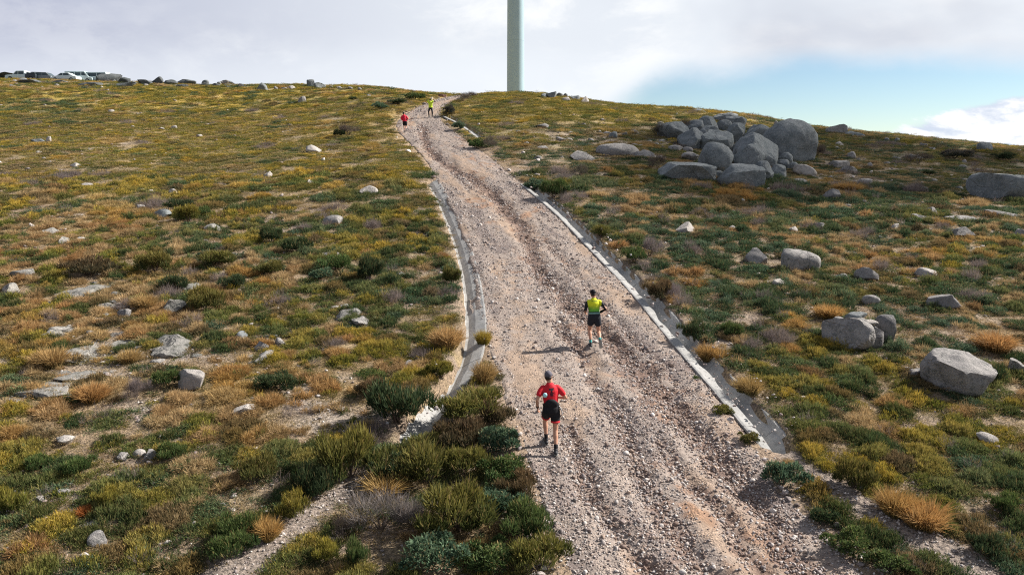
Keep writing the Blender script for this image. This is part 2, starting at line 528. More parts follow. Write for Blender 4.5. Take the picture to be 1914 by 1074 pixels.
def build_road():
    i0 = np.arange(len(RC), dtype=float)
    cl = np.concatenate([[0], np.cumsum(np.hypot(*(np.diff(RC, axis=0).T)))])
    s = [0.0]
    while s[-1] < cl[-1] - 1:
        q = s[-1]; s.append(q + (.3 if q < 12 else .065 if q < 30 else .065 + (q - 30) * .0032))
    s = np.array(s)
    idx = np.interp(s, cl, i0)
    A = np.stack([np.interp(idx, i0, EL[:, j]) for j in (0, 1)], 1)
    B = np.stack([np.interp(idx, i0, ER[:, j]) for j in (0, 1)], 1)
    us = np.linspace(-1.08, 1.08, 96)
    t = (us + 1) / 2
    wob = np.interp(us, [-1.08, -.8, .8, 1.08], [1, 0, 0, 1])
    X = A[:, 0:1] * (1 - t) + B[:, 0:1] * t; Y = A[:, 1:2] * (1 - t) + B[:, 1:2] * t
    S = np.repeat(s[:, None], len(us), 1); U = np.repeat(us[None, :], len(s), 0)
    e = fbm(S, U * 3, .9, 3, 55) * .14 * wob[None, :] * np.sign(U)
    X = X + e
    X, Y, S, U = X.ravel(), Y.ravel(), S.ravel(), U.ravel()
    Z = road_z(X, Y, U, S)
    me = mesh('gravel_track', np.stack([X, Y, Z], 1), grid_faces(len(s), len(us))[:, ::-1])
    g = gully(X, Y); lat = U * 2.6
    st = fbm(lat / .8, S / 3.0, 1.0, 5, 56); st2 = fbm(lat / 1.1, S / 1.8, 1.0, 3, 57); nf = fbm(X, Y, .3, 3, 58)
    c = np.tile(np.array([.285, .238, .208]), (len(X), 1))
    c = mixc(c, np.array([.325, .238, .175]), sst(st + nf * .25, .05, .5) * .75)                    # worn sandy tracks
    c = mixc(c, np.array([.29, .165, .10]), sst(st2 + nf * .5, .36, .66) * .65)         # orange clay
    c = mixc(c, np.array([.17, .14, .132]), sst(-st + nf * .3, .12, .5) * .75)
    c = mixc(c, np.array([.175, .122, .100]), sst(g + nf * .45, .22, .80) * .9)           # darker red-brown gullies
    attr(me, 'gcol', c)
    m, t, b = material('track_gravel', .95, .12)
    a = t.node('ShaderNodeAttribute'); a.attribute_name = 'gcol'
    P = t.node('ShaderNodeNewGeometry').outputs['Position']
    v = t.node('ShaderNodeTexVoronoi'); v.inputs['Scale'].default_value = 24; t.l.new(P, v.inputs['Vector'])
    v2 = t.node('ShaderNodeTexVoronoi'); v2.inputs['Scale'].default_value = 11; t.l.new(P, v2.inputs['Vector'])
    nA = t.noise(P, 3.1, 5, .6); nB = t.noise(P, 30, 4, .7)
    hs = t.node('ShaderNodeSeparateColor'); t.l.new(v.outputs['Color'], hs.inputs[0])
    k = t.mix(hs.outputs[0], (.55, .55, .56), (1.5, 1.47, 1.43))
    patch = t.step(nA, .42, .62, .25, 1.0)
    col = t.mix(t.math('MULTIPLY', patch, .9), a.outputs['Color'], t.mix(1.0, a.outputs['Color'], k, 'MULTIPLY'))
    hs2 = t.node('ShaderNodeSeparateColor'); t.l.new(v2.outputs['Color'], hs2.inputs[0])
    col = t.mix(t.math('MULTIPLY', t.step(hs2.outputs[1], .8, .9), t.step(v2.outputs['Distance'], .04, .03)), col, (.44, .40, .37))
    t.put(b.inputs['Base Color'], col)
    hh = t.math('ADD', t.math('MULTIPLY', t.math('SUBTRACT', 1.0, v.outputs['Distance']), patch), t.math('MULTIPLY', nB, .5))
    bump(t, b, hh, .8, .035)
    me.materials.append(m)
    o = obj('gravel_track', me); tag(o, kind='structure')


build_road()

# ------------------------------------------------------------------ concrete drainage channels
def concrete():
    m, t, b = material('channel_concrete', .85, .2)
    P = t.node('ShaderNodeNewGeometry').outputs['Position']
    n1 = t.noise(P, 1.3, 6, .65); n2 = t.noise(P, 12, 5, .7); rnd = t.node('ShaderNodeObjectInfo').outputs['Random']
    c = t.mix(t.step(n1, .35, .65), (.29, .29, .285), (.42, .415, .40))
    c = t.mix(t.step(n2, .48, .66, 0, .7), c, (.19, .185, .17))
    c = t.mix(t.math('MULTIPLY', rnd, .25), c, (.36, .35, .33))
    t.put(b.inputs['Base Color'], c); bump(t, b, n2, .5, .02)
    return m


M_CONC = concrete()


def build_channel(k, label, seg_len=1.9, skip=()):
    L, wd, dep = CHANNELS[k]
    root = link(bpy.data.objects.new('drainage_channel', None)); root.location = (*L[0], float(H0(L[0][0], L[0][1])))
    tag(root, label, 'drain')
    cl = np.concatenate([[0], np.cumsum(np.hypot(*(np.diff(L, axis=0).T)))])
    tg = np.gradient(L, axis=0); tg /= np.hypot(tg[:, 0], tg[:, 1])[:, None]
    nr = np.stack([tg[:, 1], -tg[:, 0]], 1)
    # cross-sections (lateral, height), + = the right-hand side going up: inner surface first, then the underside
    h = wd / 2
    ledge = [(-h - .05, -.03), (-h - .05, .040), (-h, .05), (-h + .20, .03), (-h + .26, -dep * .75), (-h + .32, -dep), (-h + .44, -dep), (h - .05, -dep * .35), (h, .045), (h + .36, .055), (h - .1, -dep - .1), (-h + .2, -dep - .1)]
    slab = [(-h - .16, -.06), (-h - .16, -.0), (-h - .02, -.0), (-h + .06, -dep * .8), (-h + .12, -dep), (-h + .2, -dep * .98), (h - .3, -dep * .4), (h, .03), (h + .05, .035), (h + .05, -.03), (h * .5, -dep - .1), (-h * .5, -dep - .1)]
    vee = [(-h - .26, -.02), (-h - .26, .10), (-h - .14, .10), (-h * .45, -dep * .7), (-h * .12, -dep), (h * .12, -dep), (h * .45, -dep * .62), (h, .045), (h + .07, .035), (h + .07, -.03), (h * .5, -dep - .1), (-h * .5, -dep - .1)]

    def section(a):
        if k != 1: return ledge
        f = float(sst(a, 2.2, 4.6))
        return [(p[0] * (1 - f) + q_[0] * f, p[1] * (1 - f) + q_[1] * f) for p, q_ in zip(vee, slab)]
    q = 0.0; i = 0
    while q < cl[-1] - .4:
        e = min(q + seg_len - .014, cl[-1])
        if i not in skip:
            ss = np.linspace(q, e, 15); V = []
            jit = random.uniform(-.007, .007)
            for a in ss:
                c = [np.interp(a, cl, L[:, 0]), np.interp(a, cl, L[:, 1])]; n = [np.interp(a, cl, nr[:, 0]), np.interp(a, cl, nr[:, 1])]
                z0 = float(H0(c[0], c[1])) + jit
                z0 -= .22 * (1 - float(sst(a, .2, 1.6)))
                chip = .07 * float(fbm(a, k * 9.0, .7, 3, 95))
                for j, (w_, z_) in enumerate(section(a)):
                    if k != 1 and 2 < j < 5: w_ += chip
                    wob = .006 * math.sin(a * 5 + j)
                    x_, y_ = c[0] + n[0] * (w_ + wob), c[1] + n[1] * (w_ + wob)
                    V.append((x_, y_, z0 + z_))
            ns = 12; Fc = []
            for r in range(len(ss) - 1):
                for j in range(ns):
                    Fc.append((r * ns + j, r * ns + (j + 1) % ns, (r + 1) * ns + (j + 1) % ns, (r + 1) * ns + j))
            Fc.append(tuple(range(ns))); Fc.append(tuple((len(ss) - 1) * ns + j for j in reversed(range(ns))))
            V = np.array(V) - np.array(root.location)
            me = mesh('concrete_segment', V, Fc, M_CONC, smooth=False)
            bm = bmesh.new(); bm.from_mesh(me); bmesh.ops.recalc_face_normals(bm, faces=bm.faces); bm.to_mesh(me); bm.free()
            obj('concrete_segment', me, root)
        q += seg_len; i += 1
    return root


build_channel(0, 'long pale concrete drainage channel along the right edge of the gravel track')
build_channel(1, 'grey concrete drainage channel leaving the left edge of the track towards the bushes')
build_channel(2, 'short broken run of pale concrete drain beside the track near the photographer')

# ------------------------------------------------------------------ small plants and stones as scattered stuff
LIB = bpy.data.collections.new('sources')     # source meshes only; instanced by the ground cover


def veg_material(name, inst):
    m, t, b = material(name, .75, .18)
    if inst:
        a = t.node('ShaderNodeAttribute'); a.attribute_type = 'INSTANCER'; a.attribute_name = 'col'; col = a.outputs['Color']
    else:
        col = t.node('ShaderNodeObjectInfo').outputs['Color']
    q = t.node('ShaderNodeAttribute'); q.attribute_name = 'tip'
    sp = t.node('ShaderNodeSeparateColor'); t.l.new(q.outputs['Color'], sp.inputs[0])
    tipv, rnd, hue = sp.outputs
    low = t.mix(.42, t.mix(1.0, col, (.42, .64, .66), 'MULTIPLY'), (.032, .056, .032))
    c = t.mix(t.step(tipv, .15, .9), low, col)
    c = t.mix(1.0, c, t.mix(rnd, (.62, .64, .66), (1.34, 1.30, 1.22)), 'MULTIPLY')
    c = t.mix(t.step(hue, .86, .97), c, t.mix(.6, c, (.30, .20, .09)))
    t.put(b.inputs['Base Color'], c)
    tr = t.node('ShaderNodeBsdfTranslucent'); t.l.new(c, tr.inputs[0])
    mx = t.node('ShaderNodeMixShader'); mx.inputs[0].default_value = .30
    out = [n for n in t.n if n.type == 'OUTPUT_MATERIAL'][0]
    t.l.new(b.outputs[0], mx.inputs[1]); t.l.new(tr.outputs[0], mx.inputs[2]); t.l.new(mx.outputs[0], out.inputs[0])
    return m


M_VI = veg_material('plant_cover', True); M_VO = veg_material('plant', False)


def blades(base, dirs, length, width, bend, tips, R, cross=False):
    """quads: base point, direction, length ... returns V, F, tip attr"""
    n = len(base)
    d = dirs / np.linalg.norm(dirs, axis=1)[:, None]
    side = np.cross(d, R.normal(size=(n, 3))); side /= np.linalg.norm(side, axis=1)[:, None] + 1e-9
    mid = base + d * (length * .55)[:, None]
    end = base + d * length[:, None] + bend
    w_ = (width / 2)[:, None]
    V = np.stack([base - side * w_ * .5, base + side * w_ * .5, mid + side * w_, mid - side * w_, end], 1).reshape(-1, 3)
    i = np.arange(n) * 5
    Fq = np.stack([i, i + 1, i + 2, i + 3], 1); Ft = np.stack([i + 3, i + 2, i + 4], 1)
    r = R.random(n); h = R.random(n)
    T = np.stack([tips[:, 0], tips[:, 0], tips[:, 1], tips[:, 1], tips[:, 2]], 1).reshape(-1)
    C = np.stack([T, np.repeat(r, 5), np.repeat(h, 5)], 1)
    return V, Fq, Ft, C


def plant_mesh(name, parts, mat):
    V = np.vstack([p[0] for p in parts]); off = 0; Fs = []
    for p in parts:
        Fs += [tuple(q) for q in (p[1] + off).tolist()] + [tuple(q) for q in (p[2] + off).tolist()]
        off += len(p[0])
    me = bpy.data.meshes.new(name); me.from_pydata(V.tolist(), [], Fs); me.materials.append(mat)
    attr(me, 'tip', np.vstack([p[3] for p in parts])); me.update()
    return me


def heath(R, n=260, rad=.25, h=.22, bw=.012, bl=.085, flat=0.0):
    a = R.random(n) * 2 * np.pi; q = np.sqrt(R.random(n)) * rad
    lump = 1 + .35 * np.sin(a * 3 + R.random() * 6) + .2 * np.sin(a * 7)
    q = q * lump
    top = h * (1 - (q / (rad * 1.35)) ** 2) * (.65 + .35 * R.random(n)) * (1 + .3 * np.sin(a * 2 + q * 20))
    base = np.stack([np.cos(a) * q, np.sin(a) * q, np.maximum(top - bl, -.02) * .9], 1)
    d = np.stack([np.cos(a) * q / rad * .7, np.sin(a) * q / rad * .7, np.full(n, 1.0 - flat)], 1) + R.normal(size=(n, 3)) * .28
    ln = bl * (.6 + .7 * R.random(n)); z = base[:, 2] / h
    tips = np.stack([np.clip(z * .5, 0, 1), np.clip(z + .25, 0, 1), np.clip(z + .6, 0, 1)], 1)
    return blades(base, d, ln, bw * (.7 + .6 * R.random(n)), R.normal(size=(n, 3)) * .015, tips, R)


def tussock(R, n=150, rad=.08, h=.32, bw=.010, spread=.75):
    a = R.random(n) * 2 * np.pi; q = np.sqrt(R.random(n)) * rad
    base = np.stack([np.cos(a) * q, np.sin(a) * q, np.zeros(n)], 1)
    sp = spread * (.2 + R.random(n))
    d = np.stack([np.cos(a) * sp, np.sin(a) * sp, np.ones(n)], 1) + R.normal(size=(n, 3)) * .1
    ln = h * (.55 + .6 * R.random(n))
    bend = np.stack([np.cos(a) * sp * .25 * ln, np.sin(a) * sp * .25 * ln, -.3 * sp * ln], 1)
    tips = np.tile(np.array([.35, .8, 1.0]), (n, 1))
    return blades(base, d, ln, bw * (.7 + .6 * R.random(n)), bend, tips, R)


def leafmat(R, n=260, rad=.30, h=.12):
    a = R.random(n) * 2 * np.pi; q = np.sqrt(R.random(n)) * rad * (1 + .3 * np.sin(a * 4 + 1))
    z = h * (1 - (q / (rad * 1.3)) ** 2) * R.random(n)
    base = np.stack([np.cos(a) * q, np.sin(a) * q, z], 1)
    d = R.normal(size=(n, 3)); d[:, 2] = np.abs(d[:, 2]) * .9
    tips = np.stack([z / h * .6, z / h * .8 + .1, z / h * .8 + .3], 1).clip(0, 1)
    return blades(base, d, .06 * (.6 + .8 * R.random(n)), .015 * (.7 + .6 * R.random(n)), np.zeros((n, 3)), tips, R)


def twigs(R, n=110, rad=.2, h=.28):
    a = R.random(n) * 2 * np.pi; q = np.sqrt(R.random(n)) * rad
    z = R.random(n) * h * .6
    base = np.stack([np.cos(a) * q, np.sin(a) * q, z], 1)
    d = np.stack([np.cos(a) * .6, np.sin(a) * .6, np.full(n, .9)], 1) + R.normal(size=(n, 3)) * .45
    tips = np.tile(np.array([.7, .9, 1.0]), (n, 1))
    return blades(base, d, .16 * (.5 + .9 * R.random(n)), np.full(n, .006), R.normal(size=(n, 3)) * .02, tips, R)


def source(name, me):
    o = bpy.data.objects.new(name, me); LIB.objects.link(o); return o


R0 = np.random.default_rng(3)
PL = []
for i in range(4): PL.append(plant_mesh('heath', [heath(R0)], M_VI))                                          # 0-3 upright heath
for i in range(3): PL.append(plant_mesh('heath_low', [heath(R0, 220, .30, .12, .013, .065, .3)], M_VI))        # 4-6 low heath
for i in range(3): PL.append(plant_mesh('tussock', [tussock(R0, 150, .10, .22, .009, .9), tussock(R0, 90, .22, .13, .009, 1.0)], M_VI))            # 7-9 dry grass
for i in range(2): PL.append(plant_mesh('leaf_mat', [leafmat(R0)], M_VI))                                     # 10-11
for i in range(2): PL.append(plant_mesh('twigs', [twigs(R0)], M_VI))                                          # 12-13
for i in range(2): PL.append(plant_mesh('straw', [tussock(R0, 130, .30, .07, .008, 1.6)], M_VI))     # 14-15


def ico(sub):
    bm = bmesh.new(); bmesh.ops.create_icosphere(bm, subdivisions=sub, radius=1.0)
    V = np.array([v.co[:] for v in bm.verts]); Fc = np.array([[v.index for v in f.verts] for f in bm.faces]); bm.free()
    return V, Fc


ICO = {k: ico(k) for k in (1, 2, 3, 4, 5)}


def inst_mat(name, a1, a2):
    m, t, b = material(name, .9, .15)
    a = t.node('ShaderNodeAttribute'); a.attribute_type = 'INSTANCER'; a.attribute_name = 'col'
    P = t.node('ShaderNodeNewGeometry').outputs['Position']
    n = t.noise(P, 40, 3, .6)
    t.put(b.inputs['Base Color'], t.mix(1.0, a.outputs['Color'], t.mix(t.step(n, .35, .65), a1, a2), 'MULTIPLY'))
    return m


M_ST = inst_mat('loose_stone', (.75, .75, .75), (1.2, 1.2, 1.2))
ST = []
for i in range(6):
    V, Fc = ICO[2 if i < 3 else 1]; V = V.copy()
    V *= np.array([1, .55 + .4 * R0.random(), .4 + .35 * R0.random()]) * (1 + n3d(V + i * 9, .9, 5 + i, 2)[:, None] * .35)
    for _ in range(4):
        nn = R0.normal(size=3); nn /= np.linalg.norm(nn); V -= np.maximum(V @ nn - .45, 0)[:, None] * nn
    ST.append(mesh('stone', V * .5, Fc, M_ST, smooth=False))


def scatter(name, label, P, rotz, tilt, scl, idx, col, meshes):
    """one object of ground cover: instances of the source meshes on points"""
    if len(P) == 0: return None
    rem = np.unique(idx)
    cname = 'src_' + name
    cl = bpy.data.collections.new(cname)
    for k, me in enumerate(meshes):
        so = bpy.data.objects.new('%02d_%s' % (k, me.name.split('.')[0]), me); cl.objects.link(so)
    me = bpy.data.meshes.new(name); me.vertices.add(len(P)); me.vertices.foreach_set('co', np.asarray(P, np.float32).ravel())
    rot = np.stack([tilt[:, 0], tilt[:, 1], rotz], 1)
    attr(me, 'rot', rot, 'FLOAT_VECTOR')
    attr(me, 'scl', scl, 'FLOAT_VECTOR'); attr(me, 'pick', idx, 'INT'); attr(me, 'col', col)
    me.update()
    o = obj(name, me)
    ng = bpy.data.node_groups.new('grow_' + name, 'GeometryNodeTree')
    ng.interface.new_socket(name='Geometry', in_out='INPUT', socket_type='NodeSocketGeometry')
    ng.interface.new_socket(name='Geometry', in_out='OUTPUT', socket_type='NodeSocketGeometry')
    N = ng.nodes; gi = N.new('NodeGroupInput'); go = N.new('NodeGroupOutput')
    iop = N.new('GeometryNodeInstanceOnPoints'); ci = N.new('GeometryNodeCollectionInfo')
    ci.inputs['Collection'].default_value = cl; ci.inputs['Separate Children'].default_value = True; ci.inputs['Reset Children'].default_value = True
    iop.inputs['Pick Instance'].default_value = True

    def na(nm, ty):
        n = N.new('GeometryNodeInputNamedAttribute'); n.data_type = ty; n.inputs['Name'].default_value = nm
        return n.outputs['Attribute']
    ng.links.new(gi.outputs[0], iop.inputs['Points']); ng.links.new(ci.outputs[0], iop.inputs['Instance'])
    ng.links.new(na('pick', 'INT'), iop.inputs['Instance Index'])
    ng.links.new(na('rot', 'FLOAT_VECTOR'), iop.inputs['Rotation']); ng.links.new(na('scl', 'FLOAT_VECTOR'), iop.inputs['Scale'])
    ng.links.new(iop.outputs[0], go.inputs[0])
    md = o.modifiers.new('grow', 'NODES'); md.node_group = ng
    tag(o, label, kind='stuff')
    return o


def sample_fan(bands, R):
    out = []
    for d0, d1, dens, sc in bands:
        area = .8 * (d1 * d1 - d0 * d0) + 14 * (d1 - d0)
        n = int(area * dens)
        y = np.sqrt(R.random(n) * (d1 * d1 - d0 * d0) + d0 * d0)
        x = (R.random(n) * 2 - 1) * (.8 * y + 7)
        out.append(np.stack([x, y, np.full(n, sc)], 1))
    return np.vstack(out)


SHRUB_KEEP = []     # (x, y, r): the ground cover leaves room for the big shrubs and the rocks


def clumps(x, y, cell, seed):
    """nearest jittered clump centre: its position, distance, and two random numbers"""
    gx, gy = np.floor(x / cell), np.floor(y / cell)
    bd = np.full(x.shape, 1e9); bx = np.zeros(x.shape); by = np.zeros(x.shape); r1 = np.zeros(x.shape); r2 = np.zeros(x.shape)
    for ox in (-1, 0, 1):
        for oy in (-1, 0, 1):
            cx, cy = gx + ox, gy + oy
            fx = (cx + .1 + .8 * _h2(cx, cy, seed)) * cell; fy = (cy + .1 + .8 * _h2(cx, cy, seed + 1)) * cell
            a = _h2(cx, cy, seed + 2); w_ = .75 + .6 * a                     # larger and smaller clumps
            d = np.hypot(x - fx, y - fy) / w_; m = d < bd
            bd = np.where(m, d, bd); bx = np.where(m, fx, bx); by = np.where(m, fy, by)
            r1 = np.where(m, _h2(cx, cy, seed + 3), r1); r2 = np.where(m, _h2(cx, cy, seed + 4), r2)
    return bx, by, bd / cell, r1, r2


def build_cover():
    R = np.random.default_rng(21)
    Q = sample_fan([(8.2, 16, 74, .70), (16, 24, 50, .78), (24, 36, 27, .95), (36, 55, 14, 1.15), (55, 85, 6.5, 1.6), (85, 132, 2.8, 2.1)], R)
    x, y, sc = Q.T
    u, d, s = road_coord(x, y); c = chan_dist(x, y); wm = wash_mask(x, y)
    near = y < 38
    A = clumps(x, y, .60, 200); B = clumps(x, y, 1.25, 300)
    fx, fy, fd, r1, r2 = [np.where(near, a, b) for a, b in zip(A, B)]
    dry, yel, blu, grit, (nA, nB, nC, nD), X, Y, dep = cover(fx, fy)
    gap = fbm(x, y, .85, 3, 61)
    upper = sst(dep, 32, 60)
    rad = .60 + .16 * sst(fbm(fx, fy, 3.3, 2, 91), -.2, .3)
    dome = np.clip(1 - (fd / rad) ** 2, -1, 1)                  # 1 at the heart of a clump, below 0 in the gaps
    big_bare = .45 * sst(fbm(fx, fy, 4.5, 3, 90), .12, .5) * (1 - .6 * upper)
    bare = (r2 < big_bare + np.clip(.15 + grit * .55 + np.clip(dry - .6, 0, 1) * .12 - upper * .1, .03, .75))
    p = np.clip(.55 + dome * .9 + upper * .35, .05, 1) * np.where(bare, .10, 1)
    keep = (d > .12 + .3 * R.random(len(x)) - .25 * (R.random(len(x)) > .93)) & (c > .16 + .1 * R.random(len(x))) & (wm < .35) & (X > -350) & (X < 2260)
    keep &= R.random(len(x)) < p
    for (sx, sy, sr) in SHRUB_KEEP: keep &= np.hypot(x - sx, y - sy) > sr
    x, y, sc, X, Y, dep, dome, r1, r2 = [v[keep] for v in (x, y, sc, X, Y, dep, dome, r1, r2)]
    dry, yel, blu, grit, nA, nB, nC, nD, gap, upper = [v[keep] for v in (dry, yel, blu, grit, nA, nB, nC, nD, gap, upper)]
    n = len(x); z = H(x, y) - .02
    r = np.where(R.random(n) < .84, r1, R.random(n))           # mostly one plant to a clump
    q = (r1 * 7.31 + r2 * 3.7) % 1.0                           # a second number shared by the clump
    p_grass = np.clip(.05 + .55 * dry - .14 * yel, .04, .7); p_mat = np.clip(.05 + .24 * blu, .03, .32); p_tw = np.clip(.01 + .03 * grit + .03 * blu, 0, .07)
    low = (vn(x / 1.6, y / 1.6, 77) + .35 * upper) > .62
    kind = np.where(r < p_grass, 2, np.where(r < p_grass + p_mat, 3, np.where(r < p_grass + p_mat + p_tw, 4, np.where(low, 1, 0))))
    pick = np.choose(kind, [R.integers(0, 4, n), R.integers(4, 7, n), R.integers(7, 10, n), R.integers(10, 12, n), R.integers(12, 14, n)])
    base = mixc(np.tile(C_OLI, (n, 1)), C_YEL, yel * .95 + .10 + upper * .62 + (q - .5) * 1.1 * (1 - .5 * upper) + R.normal(size=n) * .12)
    base = mixc(base, C_BLU, (blu * .8 + (r2 - .5) * .5) * (1 - .35 * upper) - upper * .1)
    base = mixc(base, C_DRK, np.where((q * 5.3) % 1 < .26 + .12 * blu, .8, 0) * (1 - .75 * upper))
    base = mixc(base, C_BRN * 1.15, np.where((q * 9.7) % 1 < .06 + .20 * dry, .8, 0))
    base = mixc(base, C_ORA, np.where((q * 3.1) % 1 < .05 + .10 * yel, .45, 0))
    gr = mixc(np.tile(C_STR, (n, 1)), C_ORA, nA * 1.2 + .10 + (q - .5) * .8)
    gr = mixc(gr, C_YEL, (yel - .5) * .8 + upper * .35)
    mt = mixc(mixc(np.tile(C_DRK * 1.3, (n, 1)), C_BLU, q), C_OLI, yel * .6)
    col = np.where((kind == 2)[:, None], gr, np.where((kind == 3)[:, None], mt, np.where((kind == 4)[:, None], C_TWIG, base)))
    col = col * (1 + R.normal(size=n) * .09).clip(.6, 1.5)[:, None] * (.88 + .24 * r2)[:, None]
    g = sc * (.75 + .5 * R.random(n))
    hz = .55 + .95 * np.clip(dome, 0, 1) * (.6 + .8 * r2)
    scl = np.stack([g, g, g * np.where(upper > .6, .62, hz) * (.85 + .3 * R.random(n))], 1)
    tl = R.normal(size=(n, 2)) * .12
    rz = R.random(n) * 6.283
    Q2 = sample_fan([(8.2, 16, 26, 1.0), (16, 26, 16, 1.15), (26, 45, 8, 1.5), (45, 80, 3, 2.2)], R)
    x2, y2, s2 = Q2.T; u2, d2, _ = road_coord(x2, y2); k2 = (d2 > .25) & (chan_dist(x2, y2) > .2) & (wash_mask(x2, y2) < .3)
    dr2, ye2, _, gr2, ns2, *_ = cover(x2, y2); k2 &= R.random(len(x2)) < np.clip(.75 - gr2 * .55, .1, 1)
    x2, y2, s2, dr2, ye2 = x2[k2], y2[k2], s2[k2], dr2[k2], ye2[k2]; m2 = len(x2)
    c2 = mixc(mixc(np.tile(C_STR * .85, (m2, 1)), C_BRN * 1.25, R.random(m2) * 1.2 - .2), C_OLI, ye2 * .5 - .1)
    g2 = s2 * (.6 + .6 * R.random(m2))
    x = np.concatenate([x, x2]); y = np.concatenate([y, y2]); z = np.concatenate([z, H(x2, y2) - .005]); rz = np.concatenate([rz, R.random(m2) * 6.28])
    tl = np.vstack([tl, R.normal(size=(m2, 2)) * .1]); scl = np.vstack([scl, np.stack([g2, g2, g2], 1)]); col = np.vstack([col, c2])
    pick = np.concatenate([pick, R.integers(14, 16, m2)]); kind = np.concatenate([kind, np.full(m2, 2)])
    P = np.stack([x, y, z], 1)
    for nm, lab, ks in (('heather', 'dense green and olive heather covering the slope', (0, 1)), ('dry_grass', 'straw and orange dry grass between the heather', (2,)),
                        ('ground_cover', 'low dark leafy mats and dead twigs between the heather', (3, 4))):
        m = np.isin(kind, ks)
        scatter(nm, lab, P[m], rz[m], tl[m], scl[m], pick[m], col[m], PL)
    print('cover instances', n)


def build_gravel():
    R = np.random.default_rng(8)
    cl = np.concatenate([[0], np.cumsum(np.hypot(*(np.diff(RC, axis=0).T)))]); i0 = np.arange(len(RC), dtype=float)
    S = []
    for a, b_, n in ((12, 22, 26000), (22, 34, 17000), (34, 52, 12000), (52, 98, 9000)):
        S.append(a + (b_ - a) * R.random(n))
    s = np.concatenate(S); n = len(s); u = R.random(n) * 2.06 - 1.03
    idx = np.interp(s, cl, i0); t = (u + 1) / 2
    x = np.interp(idx, i0, EL[:, 0]) * (1 - t) + np.interp(idx, i0, ER[:, 0]) * t
    y = np.interp(idx, i0, EL[:, 1]) * (1 - t) + np.interp(idx, i0, ER[:, 1]) * t
    g = gully(x, y); lat = u * 2.6
    st = fbm(lat / .8, s / 3.0, 1.0, 5, 56)
    pr = np.clip(.55 - st * 1.1 + g * .6 + np.abs(u) * .2, .08, 1)
    k = R.random(n) < pr
    x, y, s, u, g, st = [v[k] for v in (x, y, s, u, g, st)]; n = len(x)
    uu, dd, ss = road_coord(x, y)
    z = road_z(x, y, u, s)
    sz = .028 + .05 * R.random(n) ** 3 + .05 * (g > .35) * R.random(n) ** 2 + np.where(R.random(n) < .012, .09, 0)
    sz = sz * np.interp(s, [12, 30, 60, 98], [.9, 1.15, 1.6, 2.2])
    pal = np.array([[.44, .40, .375], [.34, .30, .28], [.26, .225, .215], [.52, .48, .45], [.22, .175, .16], [.34, .26, .21]])
    c = pal[R.integers(0, len(pal), n)]
    c = mixc(c, np.array([.18, .125, .10]), np.where(R.random(n) < g * .6, .8, 0)) * (1 + R.normal(size=n) * .12).clip(.6, 1.4)[:, None]
    scl = np.stack([sz, sz, sz], 1)
    scatter('gravel', 'loose grey and reddish gravel lying on the track', np.stack([x, y, z + sz * .12], 1), R.random(n) * 6.28, R.normal(size=(n, 2)) * .4, scl, R.integers(0, 6, n), c, ST)
    print('gravel', n)
    # stones in the washes, the verges and the heath
    Q = sample_fan([(8.2, 14, 150, 1), (14, 22, 60, 1), (22, 40, 14, 1.5), (40, 75, 4.5, 2.3), (75, 130, 1.1, 3.3)], R)
    x, y, sc = Q.T
    u, d, s = road_coord(x, y); c = chan_dist(x, y); wm = wash_mask(x, y)
    dry, yel, blu, grit, ns, X, Y, dep = cover(x, y)
    verge = ((d > -.2) & (d < .9)) * (1 - sst(np.abs(d), .2, .9))
    p = wm * 1.0 + verge * .6 + (c < .1) * .5 * (x > 0) + grit * .55 + .10
    k = (d > -.2) & (R.random(len(x)) < p) & ((c > .05) | ((R.random(len(x)) < .22) & (x > 0)) | ((c > -.14) & (x > 0) & (R.random(len(x)) < .7)))
    x, y, sc, wm, verge, c0 = x[k], y[k], sc[k], wm[k], verge[k], c[k]; n = len(x)
    sz = sc * (.03 + .06 * R.random(n) ** 3 + np.where((wm < .3) & (R.random(n) < .16), .15 * R.random(n), 0))
    c = pal[R.integers(0, 5, n)] * 1.05 * (1 + R.normal(size=n) * .12).clip(.6, 1.4)[:, None]
    z = H(x, y) + sz * .1 + np.where(c0 < .16, .46 - .22 * np.clip(-c0 / .4, 0, 1), 0)
    scatter('small_stones', 'small pale stones littering the washes and gaps in the heather', np.stack([x, y, z], 1), R.random(n) * 6.28, R.normal(size=(n, 2)) * .35, np.stack([sz, sz, sz * .8], 1), R.integers(0, 6, n), c, ST)
    print('stones', n)
